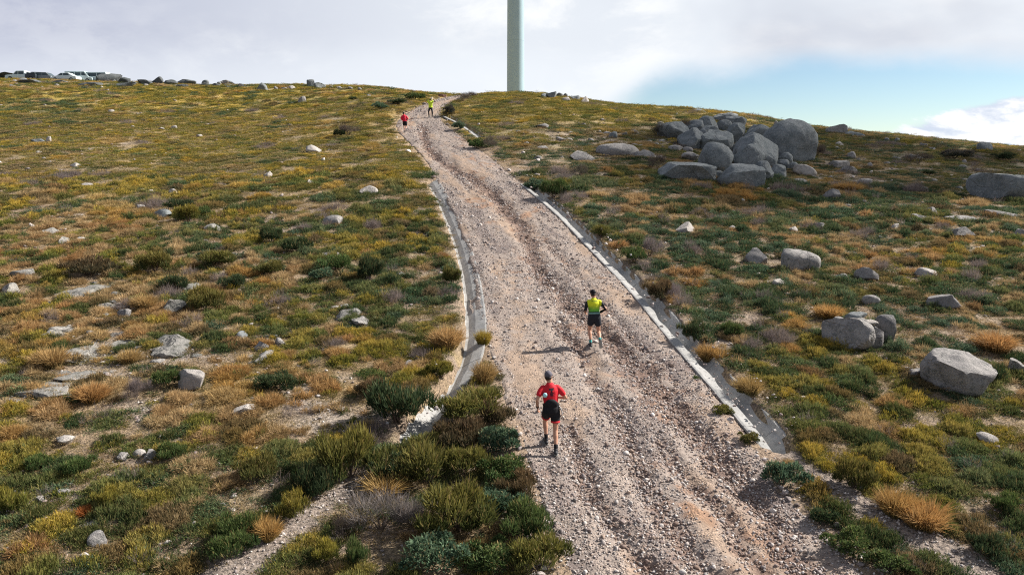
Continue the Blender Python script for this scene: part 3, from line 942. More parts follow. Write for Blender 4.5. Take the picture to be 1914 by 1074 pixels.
# ------------------------------------------------------------------ granite
def granite(name, a, b_, lichen, lich_amt):
    m, t, b = material(name, .92, .15)
    P = t.node('ShaderNodeTexCoord').outputs['Object']; W = t.node('ShaderNodeNewGeometry').outputs['Position']
    n1 = t.noise(W, 1.6, 6, .65); n2 = t.noise(W, 7, 6, .72); n3 = t.noise(W, 38, 3, .7)
    c = t.mix(t.step(n1, .3, .7), a, b_)
    c = t.mix(t.step(n2, .50, .66, 0, lich_amt), c, lichen)
    c = t.mix(t.step(n3, .35, .7), t.mix(1.0, c, (.72, .72, .74), 'MULTIPLY'), t.mix(1.0, c, (1.22, 1.21, 1.19), 'MULTIPLY'))
    r = t.node('ShaderNodeObjectInfo').outputs['Random']
    n4 = t.noise(W, 3.3, 6, .78, .5)
    c = t.mix(t.step(n4, .52, .62, 0, .6), c, t.mix(.55, c, (.07, .072, .07)))
    c = t.mix(1.0, c, t.mix(r, (.86, .86, .87), (1.12, 1.11, 1.09)), 'MULTIPLY')
    t.put(b.inputs['Base Color'], c)
    e = t.voro(t.vmath('ADD', W, t.mix(1.0, t.node('ShaderNodeTexNoise').outputs['Color'], (.5, .5, .5), 'MULTIPLY')), .75, 'Distance', 'DISTANCE_TO_EDGE')
    crack = t.math('MULTIPLY', t.step(e, .030, .006), t.step(n1, .42, .56))
    v = t.math('SUBTRACT', t.voro(W, 5, 'Distance'), t.math('MULTIPLY', crack, 3.0))
    bump(t, b, t.math('ADD', t.math('ADD', n2, t.math('MULTIPLY', n3, .35)), t.math('MULTIPLY', v, .25)), .9, .06)
    return m


G = {'ridge': granite('granite_ridge', (.075, .09, .095), (.14, .15, .15), (.22, .23, .23), .5), 'pale': granite('granite_pale', (.36, .335, .31), (.46, .43, .40), (.22, .22, .205), .6),
     'grey': granite('granite_grey', (.25, .24, .235), (.34, .325, .31), (.13, .14, .135), .75),
     'dark': granite('granite_dark', (.145, .168, .175), (.25, .268, .272), (.37, .385, .38), .6),
     'mott': granite('granite_lichen', (.20, .20, .185), (.33, .315, .29), (.07, .075, .06), .95),
     'red': granite('granite_red', (.20, .11, .085), (.26, .16, .13), (.15, .10, .09), .5)}


def rock_mesh(w_, h_, dp, seed, sub=3, pw=2.4, cuts=5, depth=(.40, .76), rough=.08, lean=0.0, cutlist=None):
    R = np.random.default_rng(seed)
    V, Fc = ICO[sub]
    r = (np.abs(V) ** pw).sum(1) ** (1 / pw); p = V / r[:, None]
    off = R.random(3) * 50
    p = p * (1 + n3d(p + off, 1.3, seed % 97, 2)[:, None] * .10)
    planes = list(cutlist or [])
    for _ in range(cuts):
        n = R.normal(size=3); n[2] = n[2] * .8 + .1; planes.append((*n, depth[0] + (depth[1] - depth[0]) * R.random()))
    for a, b, c, hgt in planes:
        n = np.array([a, b, c]); n = n / np.linalg.norm(n)
        ex = np.maximum(p @ n - hgt, 0); p = p - ex[:, None] * n * .985
    mx = np.abs(p).max(0); p = p / mx
    sc = np.array([w_ / 2, dp / 2, h_ / 2]); q = p * sc
    nn = q / (np.linalg.norm(q, axis=1)[:, None] + 1e-9); s0 = min(w_, h_ * 1.5)
    q = q + nn * (n3d(q + off, s0 * .45, seed % 89 + 3, 3) * s0 * rough)[:, None]
    q = q + nn * (n3d(q + off, s0 * .12, seed % 83 + 5, 2) * s0 * rough * .45)[:, None]
    q[:, 0] += lean * q[:, 2]
    return q, Fc


def rock(px, py, w_px, h_px, kind='grey', label=None, name='boulder', roll=0, sub=None, bury=.36, dpr=.85, group=None, pw=2.4, cuts=9, yaw=None, seed=None, base=None, rough=.08, cutlist=None, lean=0, parent=None, cat='boulder', dz=0, depth=(.40, .76), hmin=.42):
    """a rock whose lower edge meets the ground at photo pixel (px, py)"""
    seed = seed or int(px * 7 + py * 131) % 99991
    P = ground(px, base or py)[0]
    dep = proj(P[0], P[1], P[2])[2]
    k = dep / F
    Wm, Hv = w_px * k, h_px * k
    el_ = math.atan2(CZ - P[2], P[1])                     # how far we look down on it
    dp = Wm * dpr
    Hm = max((Hv - math.sin(max(el_, 0)) * dp * .55) / .96, Hv * hmin)
    Hf = Hm / (1 - bury)
    if sub is None: sub = 4 if w_px > 60 else 3 if w_px > 16 else 2
    q, Fc = rock_mesh(Wm, Hf, dp, seed, sub, pw, cuts, rough=rough, lean=lean, cutlist=cutlist, depth=depth)
    R = Matrix.Rotation(math.radians(roll), 3, 'Y') @ Matrix.Rotation(math.radians(yaw if yaw is not None else (seed % 50 - 25)), 3, 'Z')
    q = q @ np.array(R).T
    me = mesh(name, q, Fc, G[kind], smooth=(w_px > 30))
    if w_px > 30: me.set_sharp_from_angle(angle=math.radians(32))
    bot = -q[:, 2].min()
    X = px
    yy = P[1] + dp * .42
    xx = P[0] * yy / P[1]
    zc = float(H(xx, yy))
    zb = min(zc, P[2] + .25 * dp) if base is None else P[2]
    if base is not None:
        zz = P[2] + (base - py) * k + bot - (bot * 2) * bury + dz
    else:
        zz = (P[2] * .6 + zc * .4) + bot * (1 - 2 * bury) + dz
    o = obj(name, me, parent); o.location = (xx, yy, zz)
    if label: tag(o, label, cat, group)
    if w_px > 20 and parent is None: SHRUB_KEEP.append((xx, yy, Wm * .22))
    return o


# ---- left-hand slope
LEFT = [
    (487, 169, 26, 17, 'dark', 'rounded dark boulder standing alone on the left skyline', {}),
    (581, 162, 24, 17, 'dark', 'tall rounded dark boulder on the skyline beside a lower slab', {}),
    (597, 163, 24, 10, 'dark', 'low dark boulder leaning against the tall round one on the skyline', {}),
    (566, 190, 17, 12, 'grey', 'grey boulder in yellow grass just below the skyline boulders', {}),
    (547, 166, 16, 8, 'pale', 'pale broken rock on the skyline left of the tall round boulder', {}),
    (208, 209, 14, 6, 'pale', 'small pale oval stone high on the left grassy slope', {}),
    (93, 265, 14, 11, 'pale', 'pale stone at the end of a dark flat slab on the left slope', {}),
    (74, 265, 28, 7, 'dark', 'dark flat slab with a pale stone at its end', {}),
    (327, 240, 14, 7, 'pale', 'pale wedge stone at the right end of a row of flat stones', {}),
    (302, 241, 16, 5, 'pale', 'flat pale stone in the row on the upper left slope', {}),
    (372, 254, 14, 6, 'pale', 'small pale stone below the row of flat stones', {}),
    (141, 310, 26, 10, 'pale', 'low cream stone in the grass at far left', {}),
    (323, 364, 20, 14, 'pale', 'small upright pale block above the yellow bush', {}),
    (587, 284, 30, 13, 'pale', 'pale flat-topped stone on the open left slope', {}),
    (502, 331, 18, 13, 'pale', 'pale pointed stone with a notch in the grass', {'pw': 1.7}),
    (579, 345, 20, 12, 'pale', 'pale rounded stone in grass between notched stone and broad grey slab', {}),
    (685, 362, 44, 15, 'pale', 'broad light grey stone in the grass left of the track', {}),
    (628, 421, 54, 21, 'grey', 'smooth domed grey boulder in the middle of the left slope', {'pw': 2.1, 'cuts': 1}),
    (157, 349, 34, 9, 'pale', 'low pale rock in the grass at the left above the straw patch', {}),
    (262, 391, 24, 10, 'pale', 'white stone left of the shaded grey rock by the yellow bush', {}),
    (303, 407, 44, 18, 'dark', 'shaded grey rock beside the yellow bush', {}),
    (100, 436, 40, 15, 'mott', 'flat grey rock among straw grass at far left', {'pw': 3}),
    (122, 456, 36, 16, 'mott', 'angular grey rock beside a white stone at far left', {}),
    (150, 449, 26, 8, 'pale', 'white flat stone beside the angular grey rock', {}),
    (205, 452, 30, 9, 'mott', 'low mottled rock right of the white flat stone', {}),
    (396, 432, 34, 16, 'mott', 'light mottled rock in brown heather below the yellow bush', {}),
    (558, 443, 18, 8, 'pale', 'white stone behind the dark green bushes', {}),
    (620, 481, 34, 13, 'grey', 'thin slanting grey slab among dark bushes', {}),
    (682, 563, 32, 9, 'pale', 'pale flat stone in the green heather left of the channel', {}),
    (746, 513, 24, 7, 'grey', 'low grey stone right of the darkest bush', {}),
    (42, 519, 54, 18, 'mott', 'grey lichened rock at the left edge behind dark bushes', {}),
    (22, 548, 44, 22, 'mott', 'grey rock cut by the left edge of the picture', {}),
    (158, 566, 116, 34, 'mott', 'long grey bedrock slab with a dark overhang', {'pw': 2.8}),
    (202, 580, 40, 15, 'mott', 'flat rock touching the right end of the long bedrock slab', {}),
    (322, 587, 58, 38, 'mott', 'grey lichened boulder half under a round brown bush', {}),
    (231, 594, 28, 20, 'grey', 'small upright grey boulder in straw right of the long slab', {}),
    (187, 599, 24, 7, 'pale', 'small flat pale stone below the long bedrock slab', {}),
    (122, 634, 66, 32, 'mott', 'dark speckled outcrop barely above the straw grass', {'pw': 3}),
    (172, 688, 96, 42, 'mott', 'wide pale bedrock outcrop mottled with black lichen', {'pw': 3}),
    (238, 655, 52, 27, 'mott', 'light outcrop above the wide mottled bedrock', {}),
    (325, 668, 88, 44, 'mott', 'flat round-edged greenish grey bedrock', {'pw': 3}),
    (103, 746, 98, 38, 'mott', 'low dome of bedrock in the straw at lower left', {'pw': 2.2}),
    (356, 731, 58, 44, 'pale', 'upright pointed rock with one dark and one cream face', {'pw': 1.8, 'cuts': 7, 'bury': .1}),
    (30, 756, 34, 12, 'pale', 'pale flat rock near the left edge beside the bedrock dome', {}),
    (125, 833, 44, 26, 'pale', 'slanting white and grey rock above the green tufts at lower left', {'pw': 1.8}),
    (235, 859, 32, 20, 'grey', 'triangular grey rock lying beside a round cream stone', {'pw': 1.6}),
    (261, 852, 24, 15, 'pale', 'round cream stone between two angular rocks', {'cuts': 1}),
    (286, 857, 34, 22, 'grey', 'angular grey rock on the right of the round cream stone', {}),
    (284, 795, 24, 11, 'grey', 'small dark-sided stone in green tufts below the pointed rock', {}),
    (455, 778, 56, 28, 'pale', 'white cracked rock sunk flat in the heather', {'pw': 3.2}),
    (76, 939, 28, 17, 'pale', 'white rounded stone in the lower left heather', {}),
    (118, 924, 28, 14, 'grey', 'grey stone behind the white rounded stone', {}),
    (73, 974, 24, 15, 'grey', 'grey stone with a lit top below the white rounded stone', {}),
    (170, 981, 34, 13, 'pale', 'flat pale stone under a rust-red tuft', {}),
    (190, 1022, 42, 34, 'grey', 'grey stepped rock in shade under the flat pale stone', {}),
    (500, 632, 44, 11, 'grey', 'thin flat slab on top of a stack of grey rocks', {}),
    (489, 655, 34, 24, 'grey', 'squarish grey rock at the left of the rock stack', {}),
    (522, 645, 27, 17, 'grey', 'rounded grey rock at the right of the rock stack', {}),
    (492, 680, 46, 24, 'grey', 'flat grey bedrock below the rock stack', {'pw': 3}),
    (645, 602, 50, 24, 'mott', 'speckled grey bedrock among dry heather', {}),
    (682, 610, 50, 18, 'grey', 'pale grey bedrock right of the speckled bedrock', {}),
    (452, 633, 26, 17, 'dark', 'dark rounded stone left of the rock stack', {}),
    (750, 662, 12, 6, 'pale', 'tiny white stone in reddish heather near the channel', {}),
    (763, 682, 26, 12, 'grey', 'small flat grey stone near the channel bend', {}),
]
for i, (px, py, w_, h_, k, lab, kw) in enumerate(LEFT):
    kw = dict(kw); flat = 'bedrock' in lab or 'outcrop' in lab
    if flat: w_ *= 1.3; kw.setdefault('bury', .56); kw['hmin'] = .22; kw['dpr'] = 1.25; kw['rough'] = .16; kw.setdefault('dpr', 1.1); kw.setdefault('rough', .13)
    rock(px, py + (2 if not flat else 0), w_, h_, k, lab, cat='rock' if w_ > 30 else 'stone', name='bedrock' if flat else ('boulder' if w_ > 25 else 'stone'), **kw)

# ---- dark rocks along the left skyline
RIDGE = [
    (20, 142, 52, 13, 'broad dark outcrop behind the white pickup on the skyline', {}),
    (208, 150, 52, 18, 'dark domed outcrop just right of the parked vans', {}),
    (236, 154, 24, 12, 'small dark outcrop right of the domed outcrop on the skyline', {}),
    (296, 156, 22, 16, 'round grey boulder standing out of the rocky belt', {}),
    (318, 156, 26, 11, 'jagged rock right of the round boulder in the rocky belt', {}),
    (346, 157, 44, 12, 'long low grey rock at the end of the rocky belt', {}),
    (236, 160, 34, 10, 'rounded grey rock in front of the rocky belt below the domed outcrop', {}),
    (270, 157, 34, 12, 'dark rock between the outcrop and the round boulder', {}),
    (172, 160, 44, 9, 'flat dark rock below the parked vans', {}),
    (115, 154, 44, 8, 'flat dark rock below the silver car', {}),
    (60, 155, 50, 9, 'flat dark rock below the pickup wheels', {}),
    (340, 162, 22, 8, 'small dark rock at the foot of the long low grey rock', {}),
]
for (px, py, w_, h_, lab, kw) in RIDGE:
    rock(px, py + 2, w_ * 1.05, h_ * .9, 'ridge', lab, name='boulder', sub=3, dpr=.6, bury=.2, **kw)
for (px, w_) in [(383, 22), (404, 17), (425, 24), (448, 14)]:
    rock(px, 161 + (px - 383) * .02, w_ * 1.1, 6, 'ridge', {383: 'longest low dark hump after the rocky belt on the left skyline', 404: 'second dark hump along the left skyline after the rocky belt', 425: 'third dark hump along the left skyline after the rocky belt', 448: 'last and smallest dark hump right of the rocky belt'}[px], name='boulder', sub=2, group='low dark humps on the left skyline')
for (px, py, w_) in [(515, 167, 9), (531, 167, 12), (620, 165, 12), (636, 166, 10), (655, 167, 9), (672, 169, 12)]:
    rock(px, py, w_, 5, 'grey', 'small grey rock on the skyline around the tall round boulder', name='rock', sub=2, group='small rocks on the skyline', cat='stone')

# ---- right-hand slope
RIGHT = [
    (1092, 300, 54, 19, 'grey', 'low grey slab where the rock shelf begins above the orange grass', {'pw': 2.8}),
    (1155, 290, 84, 20, 'grey', 'long smooth whaleback of granite left of the boulder heap', {'pw': 2.2, 'cuts': 1}),
    (1200, 292, 50, 15, 'grey', 'low grey slab between the whaleback and the boulder heap', {}),
    (1009, 237, 34, 7, 'grey', 'flat grey slab in the thin grass right of the upper track', {}),
    (1050, 262, 26, 8, 'grey', 'low grey stone beside the orange grass strip', {}),
    (1146, 256, 24, 11, 'dark', 'dark leaning stone above the whaleback', {}),
    (1135, 250, 22, 8, 'grey', 'small grey stone behind the dark leaning stone', {}),
    (1283, 434, 62, 20, 'pale', 'pale flat rock with a dark shaded underside', {'pw': 3}),
    (1370, 427, 16, 8, 'pale', 'small white stone right of the pale flat rock', {}),
    (1483, 434, 26, 16, 'pale', 'pale lump with pointed left end beside a slanting slab', {}),
    (1524, 427, 31, 15, 'grey', 'slanting pale slab right of the pale lump', {}),
    (1410, 493, 46, 31, 'grey', 'rounded boulder with a flat lit face left of the big block', {'pw': 2}),
    (1488, 506, 76, 40, 'grey', 'large smooth rounded block with a straight slanting top', {'pw': 3.4, 'cuts': 2, 'roll': 6, 'yaw': 8}),
    (1498, 470, 30, 10, 'red', 'reddish rock peeping out behind the large rounded block', {}),
    (1621, 525, 46, 29, 'grey', 'egg-shaped grey boulder in the middle of the right slope', {'pw': 2.1}),
    (1733, 518, 46, 20, 'pale', 'angular pale slab right of the egg-shaped boulder', {'pw': 1.7}),
    (1627, 569, 30, 20, 'grey', 'small pale boulder just behind the split boulder', {}),
    (1762, 580, 66, 36, 'grey', 'low pyramid of streaked grey granite', {'pw': 1.6, 'bury': .1}),
    (1551, 372, 34, 22, 'grey', 'blocky boulder with a lit top below the heap', {'pw': 2.8}),
    (1587, 250 + 0, 0, 0, None, None, {}),
    (1557, 247, 46, 17, 'grey', 'pale domed rock on the right skyline', {}),
    (1598, 253, 40, 15, 'dark', 'dark low boulder right of the domed skyline rock', {}),
    (1655, 262, 12, 8, 'dark', 'small dark knob on the skyline left of the pointed knob', {}),
    (1677, 264, 18, 10, 'dark', 'dark pointed knob on the skyline', {}),
    (1834, 281, 40, 23, 'dark', 'dark shark-fin boulder on the skyline at right', {'pw': 1.9, 'roll': 12}),
    (1872, 374, 124, 58, 'dark', 'huge dark cracked boulder at the right edge', {'pw': 2.2, 'cuts': 5, 'bury': .12}),
    (1790, 445, 52, 27, 'grey', 'rounded boulder with dark shade under its left side', {'bury': .12}),
    (1906, 443, 30, 17, 'grey', 'boulder half cut off by the right edge below the huge one', {}),
    (1722, 412, 44, 16, 'grey', 'broken grey rock in a heap of rubble near the huge boulder', {}),
    (1742, 400, 22, 14, 'grey', 'small rounded rock on top of the grey rubble', {}),
    (1675, 430, 20, 14, 'pale', 'pale stone with another below it on the right slope', {}),
    (1684, 434, 20, 7, 'pale', 'flat pale stone just below another pale stone', {}),
    (1565, 312, 46, 13, 'grey', 'flat grey slab on the slope right of the heap', {}),
    (1590, 322, 38, 12, 'grey', 'flat grey slab below the other right of the heap', {}),
    (1593, 294, 26, 12, 'grey', 'half-buried rounded stone right of the great dome', {}),
    (1627, 312, 14, 10, 'pale', 'pale upright chip beside the flat slabs', {}),
    (1616, 345, 26, 13, 'pale', 'pale stone beside the orange grass below the flat slabs', {}),
    (1700, 296, 44, 8, 'dark', 'dark low slab in the heath below the skyline', {}),
    (1800, 415, 60, 13, 'grey', 'long rock ledge under the huge dark boulder', {}),
    (1870, 405, 70, 14, 'grey', 'pale ledge at the foot of the huge dark boulder', {}),
    (1455, 533, 26, 16, 'pale', 'pale stone in the heath below the flat-faced boulder', {}),
    (1575, 520, 26, 12, 'pale', 'pale stones just left of the egg-shaped boulder', {}),
    (1668, 484, 16, 8, 'pale', 'small cream stone above the egg-shaped boulder', {}),
    (1700, 540, 30, 8, 'pale', 'thin white slab in the grass below the angular slab', {}),
    (1590, 473, 26, 6, 'pale', 'thin pale slab right of the large rounded block', {}),
    (1506, 455, 24, 6, 'grey', 'thin grey slab above the large rounded block', {}),
    (1712, 706, 34, 24, 'grey', 'small grey boulder tucked beside the great slanting block', {}),
    (1898, 702, 44, 34, 'grey', 'rounded boulder at the right edge beside the great block', {}),
    (1842, 828, 40, 22, 'pale', 'white slanting stone in green tufts at the lower right', {'roll': 10}),
    (1700, 693, 24, 10, 'pale', 'pale chip above the small grey boulder', {}),
    (1885, 931, 20, 14, 'grey', 'small stone in dark heather at lower right', {}),
    (1820, 672 + 30, 44, 22, 'pale', 'pale rock standing right behind the great slanting block', {}),
    (1275, 598, 0, 0, None, None, {}),
    (1515, 1036, 36, 26, 'pale', 'pale sandstone slab on the stony edge of the track', {'roll': 15}),
    (1462, 985, 22, 18, 'pale', 'pale stone on the eroded edge of the track', {}),
    (1422, 978, 16, 12, 'pale', 'small cream stone lying on the track near its eroded edge', {}),
    (950, 598, 12, 8, 'grey', 'single grey stone lying on the left of the track', {}),
    (836, 322, 34, 5, 'pale', 'thin pale flat stone across the upper track', {}),
    (801, 282, 12, 8, 'red', 'reddish stone in the upper gully of the track', {}),
    (833, 184, 0, 0, None, None, {}),
    (825, 180, 18, 7, 'red', 'brown earth-coloured rock at the crest of the track', {}),
]
for i, (px, py, w_, h_, k, lab, kw) in enumerate(RIGHT):
    if not k: continue
    rock(px, py + 2, w_, h_, k, lab, cat='rock' if w_ > 30 else 'stone', name='boulder' if w_ > 25 else 'stone', **kw)

# ---- small rocks near the turbine
for (px, py, w_, h_, k, lab) in [(1018, 183, 16, 10, 'dark', 'dark rounded rock at the left end of the crest cluster'), (1032, 184, 24, 14, 'dark', 'largest grey rock of the crest cluster near the turbine'),
                                 (1046, 181, 13, 10, 'dark', 'dark upright rock in the middle of the crest cluster'), (1058, 182, 12, 10, 'dark', 'dark cube-like rock in the middle of the crest cluster'),
                                 (1073, 188, 24, 13, 'dark', 'dark wide rock of the crest cluster'), (1094, 193, 24, 14, 'pale', 'pale rock at the right end of the crest cluster'),
                                 (1060, 189, 22, 7, 'pale', 'low white stones in front of the crest cluster'), (1303, 210, 32, 10, 'dark', 'low dark rock on the skyline left of the heap')]:
    rock(px, py, w_, h_, k, lab, name='boulder', sub=3)

# ---- the split boulder with stones lying on it
from mathutils.bvhtree import BVHTree


def perch(on, px, w_px, h_px, kind, label, name='stone', fwd=0.0, **kw):
    """a stone that rests on top of another rock, found by dropping it from above"""
    k = proj(*on.location)[2] / F; Wm, Hm = w_px * k, h_px * k
    q, Fc = rock_mesh(Wm, Hm, Wm * .8, int(px) * 13 + 7, 3, kw.get('pw', 2.6), 8)
    me = mesh(name, q, Fc, G[kind], smooth=False); y = on.location.y + fwd
    x = (px - CX) / F * (y * CP - (on.location.z - CZ) * SP)
    V = [v.co + on.location for v in on.data.vertices]; bv = BVHTree.FromPolygons(V, [tuple(p.vertices) for p in on.data.polygons])
    hit = bv.ray_cast(Vector((x, y, on.location.z + 10)), Vector((0, 0, -1)))[0]
    z = hit.z if hit else on.location.z
    o = obj(name, me); o.location = (x, y, z - q[:, 2].min() * .80 - .02); tag(o, label, 'stone'); return o


SB = rock(1583, 656, 92, 66, 'grey', 'big rounded boulder split from its neighbour with stones piled on top', pw=2.8, cuts=3, bury=.10, seed=414)
SB2 = rock(1625, 654, 46, 58, 'grey', 'middle slice of the split boulder with a vertical crack on each side', pw=2.8, cuts=3, bury=.10, yaw=10)
SB3 = rock(1655, 642, 40, 52, 'grey', 'right half of the split boulder with a dark flat top', pw=3.0, cuts=3, bury=.10)
c1 = perch(SB, 1592, 40, 13, 'grey', 'flat stone lying on the left of the split boulder top', fwd=.1)
perch(SB, 1566, 22, 10, 'grey', 'small stone wedged on the shoulder of the split boulder', fwd=.25)
perch(c1, 1600, 44, 15, 'dark', 'dark cap stone perched highest on the split boulder', name='cap_stone', fwd=.05)
perch(SB2, 1625, 26, 9, 'pale', 'thin pale flake lying over the gap of the split boulder')
# ---- the great slanting block
rock(1788, 742, 128, 86, 'grey', 'great slanting granite block with a crack and a flat mottled top', pw=3.2, cuts=0, bury=.12, roll=10, seed=91, cutlist=[(-.05, -.35, 1, .60), (.9, -.35, -.2, .80), (-.8, -.5, -.3, .85)], dpr=.8, yaw=4)

# ---- the big heap (left, top, right, bottom in photo px; lower edge hidden ones reach further down)
HEAP = [
    (1424, 226, 1520, 302, 302, 'great round dome forming the right end of the boulder heap', {'pw': 2.5, 'cuts': 2, 'yaw': 0, 'depth': (.8, .92)}),
    (1374, 240, 1459, 304, 316, 'large slanting slab in the middle right of the heap', {'roll': 30, 'pw': 3.0, 'cuts': 0, 'yaw': 0, 'cutlist': [(.1, -.6, .8, .62), (-.9, -.2, .3, .78), (.8, -.3, .4, .80)]}),
    (1367, 262, 1425, 312, 316, 'egg-shaped boulder at the front centre of the heap', {'roll': 16, 'pw': 2.3}),
    (1364, 259, 1400, 280, 300, 'cracked cap lying on the egg-shaped boulder', {'roll': 14}),
    (1308, 261, 1366, 316, 320, 'broad rounded boulder at the front left of the heap', {'roll': 12, 'pw': 2.4, 'cuts': 3}),
    (1305, 240, 1368, 276, 300, 'boulder with a scaly top above the broad front one', {'pw': 2.5}),
    (1264, 235, 1318, 272, 282, 'long boulder leaning up to the right on the left flank of the heap', {'roll': -24, 'pw': 2.5}),
    (1268, 220, 1316, 246, 262, 'ridged slab at the upper left of the heap', {'roll': -18, 'pw': 2.6}),
    (1306, 216, 1340, 242, 262, 'squarish block near the top of the heap', {'pw': 3.2}),
    (1338, 220, 1364, 240, 260, 'small square block between two joints at the heap top', {'pw': 3.5, 'roll': 10}),
    (1354, 214, 1392, 236, 258, 'wedge block at the top right of the heap', {'pw': 3.0, 'roll': 10}),
    (1333, 210, 1378, 223, 250, 'flat topmost slab of the heap', {'pw': 3.0}),
    (1358, 231, 1396, 262, 280, 'rounded boulder behind the slanting slab', {}),
    (1386, 232, 1440, 268, 282, 'shaded boulder between the slanting slab and the dome', {}),
    (1228, 226, 1290, 256, 262, 'sloping outcrop under dead scrub at the left foot of the heap', {'pw': 2.2}),
    (1300, 236, 1345, 262, 280, 'dark boulder filling the heart of the heap', {}),
    (1232, 297, 1332, 339, 339, 'long flat-topped block lying before the heap', {'pw': 4.0, 'cuts': 0, 'roll': 2, 'yaw': 6, 'cutlist': [(-1, 0, .5, .72), (.0, -.12, 1, .55), (1, .05, 0, .84), (-.3, -1, -.35, .72)]}),
    (1343, 308, 1425, 350, 350, 'broad rounded block at the very front of the heap', {'pw': 3.0, 'cuts': 3, 'yaw': 0, 'cutlist': [(-.8, 0, .6, .72), (0, -.3, 1, .66)]}),
    (1396, 301, 1450, 343, 343, 'round boulder right of the broad front block', {'pw': 2.4}),
    (1440, 304, 1471, 334, 334, 'narrow boulder beside the round front one', {}),
    (1452, 285, 1480, 302, 308, 'small layered stone at the foot of the dome', {}),
    (1450, 296, 1474, 312, 314, 'small round stone at the foot of the dome', {}),
    (1470, 298, 1491, 318, 318, 'thin slab leaning beside the pale oval boulder', {'roll': -20}),
    (1481, 305, 1522, 329, 329, 'pale oval boulder at the right foot of the heap', {'roll': 18, 'k': 'pale'}),
    (1445, 224, 1459, 234, 246, 'small pale stone perched behind the dome', {'k': 'grey'}),
    (1248, 269, 1277, 280, 282, 'flat stone among scrub left of the heap', {'k': 'grey'}),
    (1275, 273, 1294, 284, 286, 'small pale stone left of the broad front boulder', {'k': 'grey'}),
    (1274, 284, 1308, 300, 300, 'stack of thin slabs behind the long flat-topped block', {'k': 'grey'}),
    (1355, 203 + 8, 1372, 220, 250, 'small rounded knob on the topmost slab', {}),
    (1468, 332, 1510, 345, 345, 'low flat stone in grass before the heap', {'k': 'grey'}),
    (1330, 318, 1352, 338, 338, 'dark rock filling the gap between the front blocks', {}),
]
for (l, tp, r, bt, gb, lab, kw) in HEAP:
    if gb > bt + 6: gb = bt + 6
    kw = dict(kw); k = kw.pop('k', 'dark')
    w_ = r - l
    rl = abs(kw.get('roll', 0))
    # a rolled rock needs a narrower body for the same outline
    hgt = gb - tp - 2; sh = 1 - rl / 110
    rock((l + r) / 2, gb, w_ * 1.06, hgt * sh, k, lab, name='boulder', sub=4 if w_ > 30 else 3, bury=.24, **{'pw': 2.4, 'cuts': 7, 'rough': .09, 'depth': (.60, .88), **kw})

# ---- scattered small stones, each told by the thing it lies beside
LAND = []
for e in LEFT + RIGHT:
    if e[4]: LAND.append((e[0], e[1], e[5], e[2]))
for e in HEAP: LAND.append(((e[0] + e[2]) / 2, e[3], e[5], e[2] - e[0]))
for e in RIDGE: LAND.append((e[0], e[1], e[4], e[2]))
USED = set()


def neighbour_label(px, py, w_, k):
    size = 'tiny' if w_ < 9 else 'small' if w_ < 16 else 'low'
    hue = {'pale': 'pale', 'grey': 'grey', 'mott': 'speckled', 'dark': 'dark'}[k]
    c = sorted(LAND, key=lambda e: math.hypot(e[0] - px, (e[1] - py) * 1.8))
    for e in c[:5]:
        if len(e[2].split()) > 10: continue
        dx_, dy_ = px - e[0], (py - e[1]) * 1.5
        rel = ('right of' if dx_ > 0 else 'left of') if abs(dx_) > abs(dy_) else ('below' if dy_ > 0 else 'above')
        for w2 in ('', 'a little ', 'further '):
            lab = '%s %s stone %s%s the %s' % (size, hue, w2, rel, e[2])
            if lab not in USED and len(lab.split()) <= 16: USED.add(lab); return lab
    return None


def strew(label, group, x0, x1, y0, y1, n, wr, kinds, seed):
    R = random.Random(seed)
    for _ in range(n):
        px, py = R.uniform(x0, x1), R.uniform(y0, y1)
        P = ground(px, py)[0]
        if float(road_coord(P[0], P[1])[1]) < .5 or float(chan_dist(P[0], P[1])) < .4: continue
        w_ = R.uniform(wr[0], wr[1]) * R.uniform(.7, 1); k = R.choice(kinds)
        rock(px, py, w_, w_ * R.uniform(.25, .42), k, neighbour_label(px, py, w_, k) or label, name='flat_rock' if 'flat' in label else 'rock' if 'belt' in label else 'stone', group=group, cat='stone', sub=2, seed=R.randrange(9999) + 1, bury=.45, pw=R.choice([1.7, 2.2, 3.2]), dpr=R.uniform(.6, 1.1))


_r = random.Random(77)
for e in LEFT:
    if 'bedrock' in e[5] or 'outcrop' in e[5]:
        for _ in range(4):
            a = _r.uniform(0, 6.28); px, py = e[0] + math.cos(a) * e[2] * _r.uniform(.45, .75), e[1] - e[3] * .4 + math.sin(a) * e[3] * _r.uniform(.5, 1.0); w_ = _r.uniform(12, 30)
            k = _r.choice(['mott', 'mott', 'grey', 'pale'])
            rock(px, py, w_, w_ * _r.uniform(.25, .4), k, neighbour_label(px, py, w_, k) or 'flat piece of broken bedrock in the dry straw', name='flat_rock', group='broken pieces around the bedrock', cat='stone', sub=2, seed=_r.randrange(9999) + 1, bury=.5, pw=3.2, dpr=1.0)
for _ in range(16):
    px, py = _r.uniform(20, 470), _r.uniform(480, 770); w_ = _r.uniform(34, 74)
    lab = neighbour_label(px, py, w_, 'mott')
    if lab: rock(px, py, w_, w_ * .26, 'mott', lab.replace('low speckled stone', 'flat speckled bedrock').replace('a little ', ''), name='bedrock', group='flat bedrock in the dry straw', cat='rock', bury=.56, hmin=.2, dpr=1.2, rough=.16, pw=2.8)
strew('small pale stone in the yellow grass of the upper left slope', 'pale stones on the upper left slope', 20, 720, 178, 345, 32, (5, 10), ['pale', 'pale', 'grey'], 1)
strew('small stone in dry straw grass on the left slope', 'stones in the dry straw', 10, 480, 350, 760, 26, (8, 20), ['pale', 'grey', 'mott'], 2)
strew('small stone among green tufts left of the channel', 'stones left of the channel', 480, 830, 370, 760, 26, (7, 15), ['pale', 'grey'], 3)
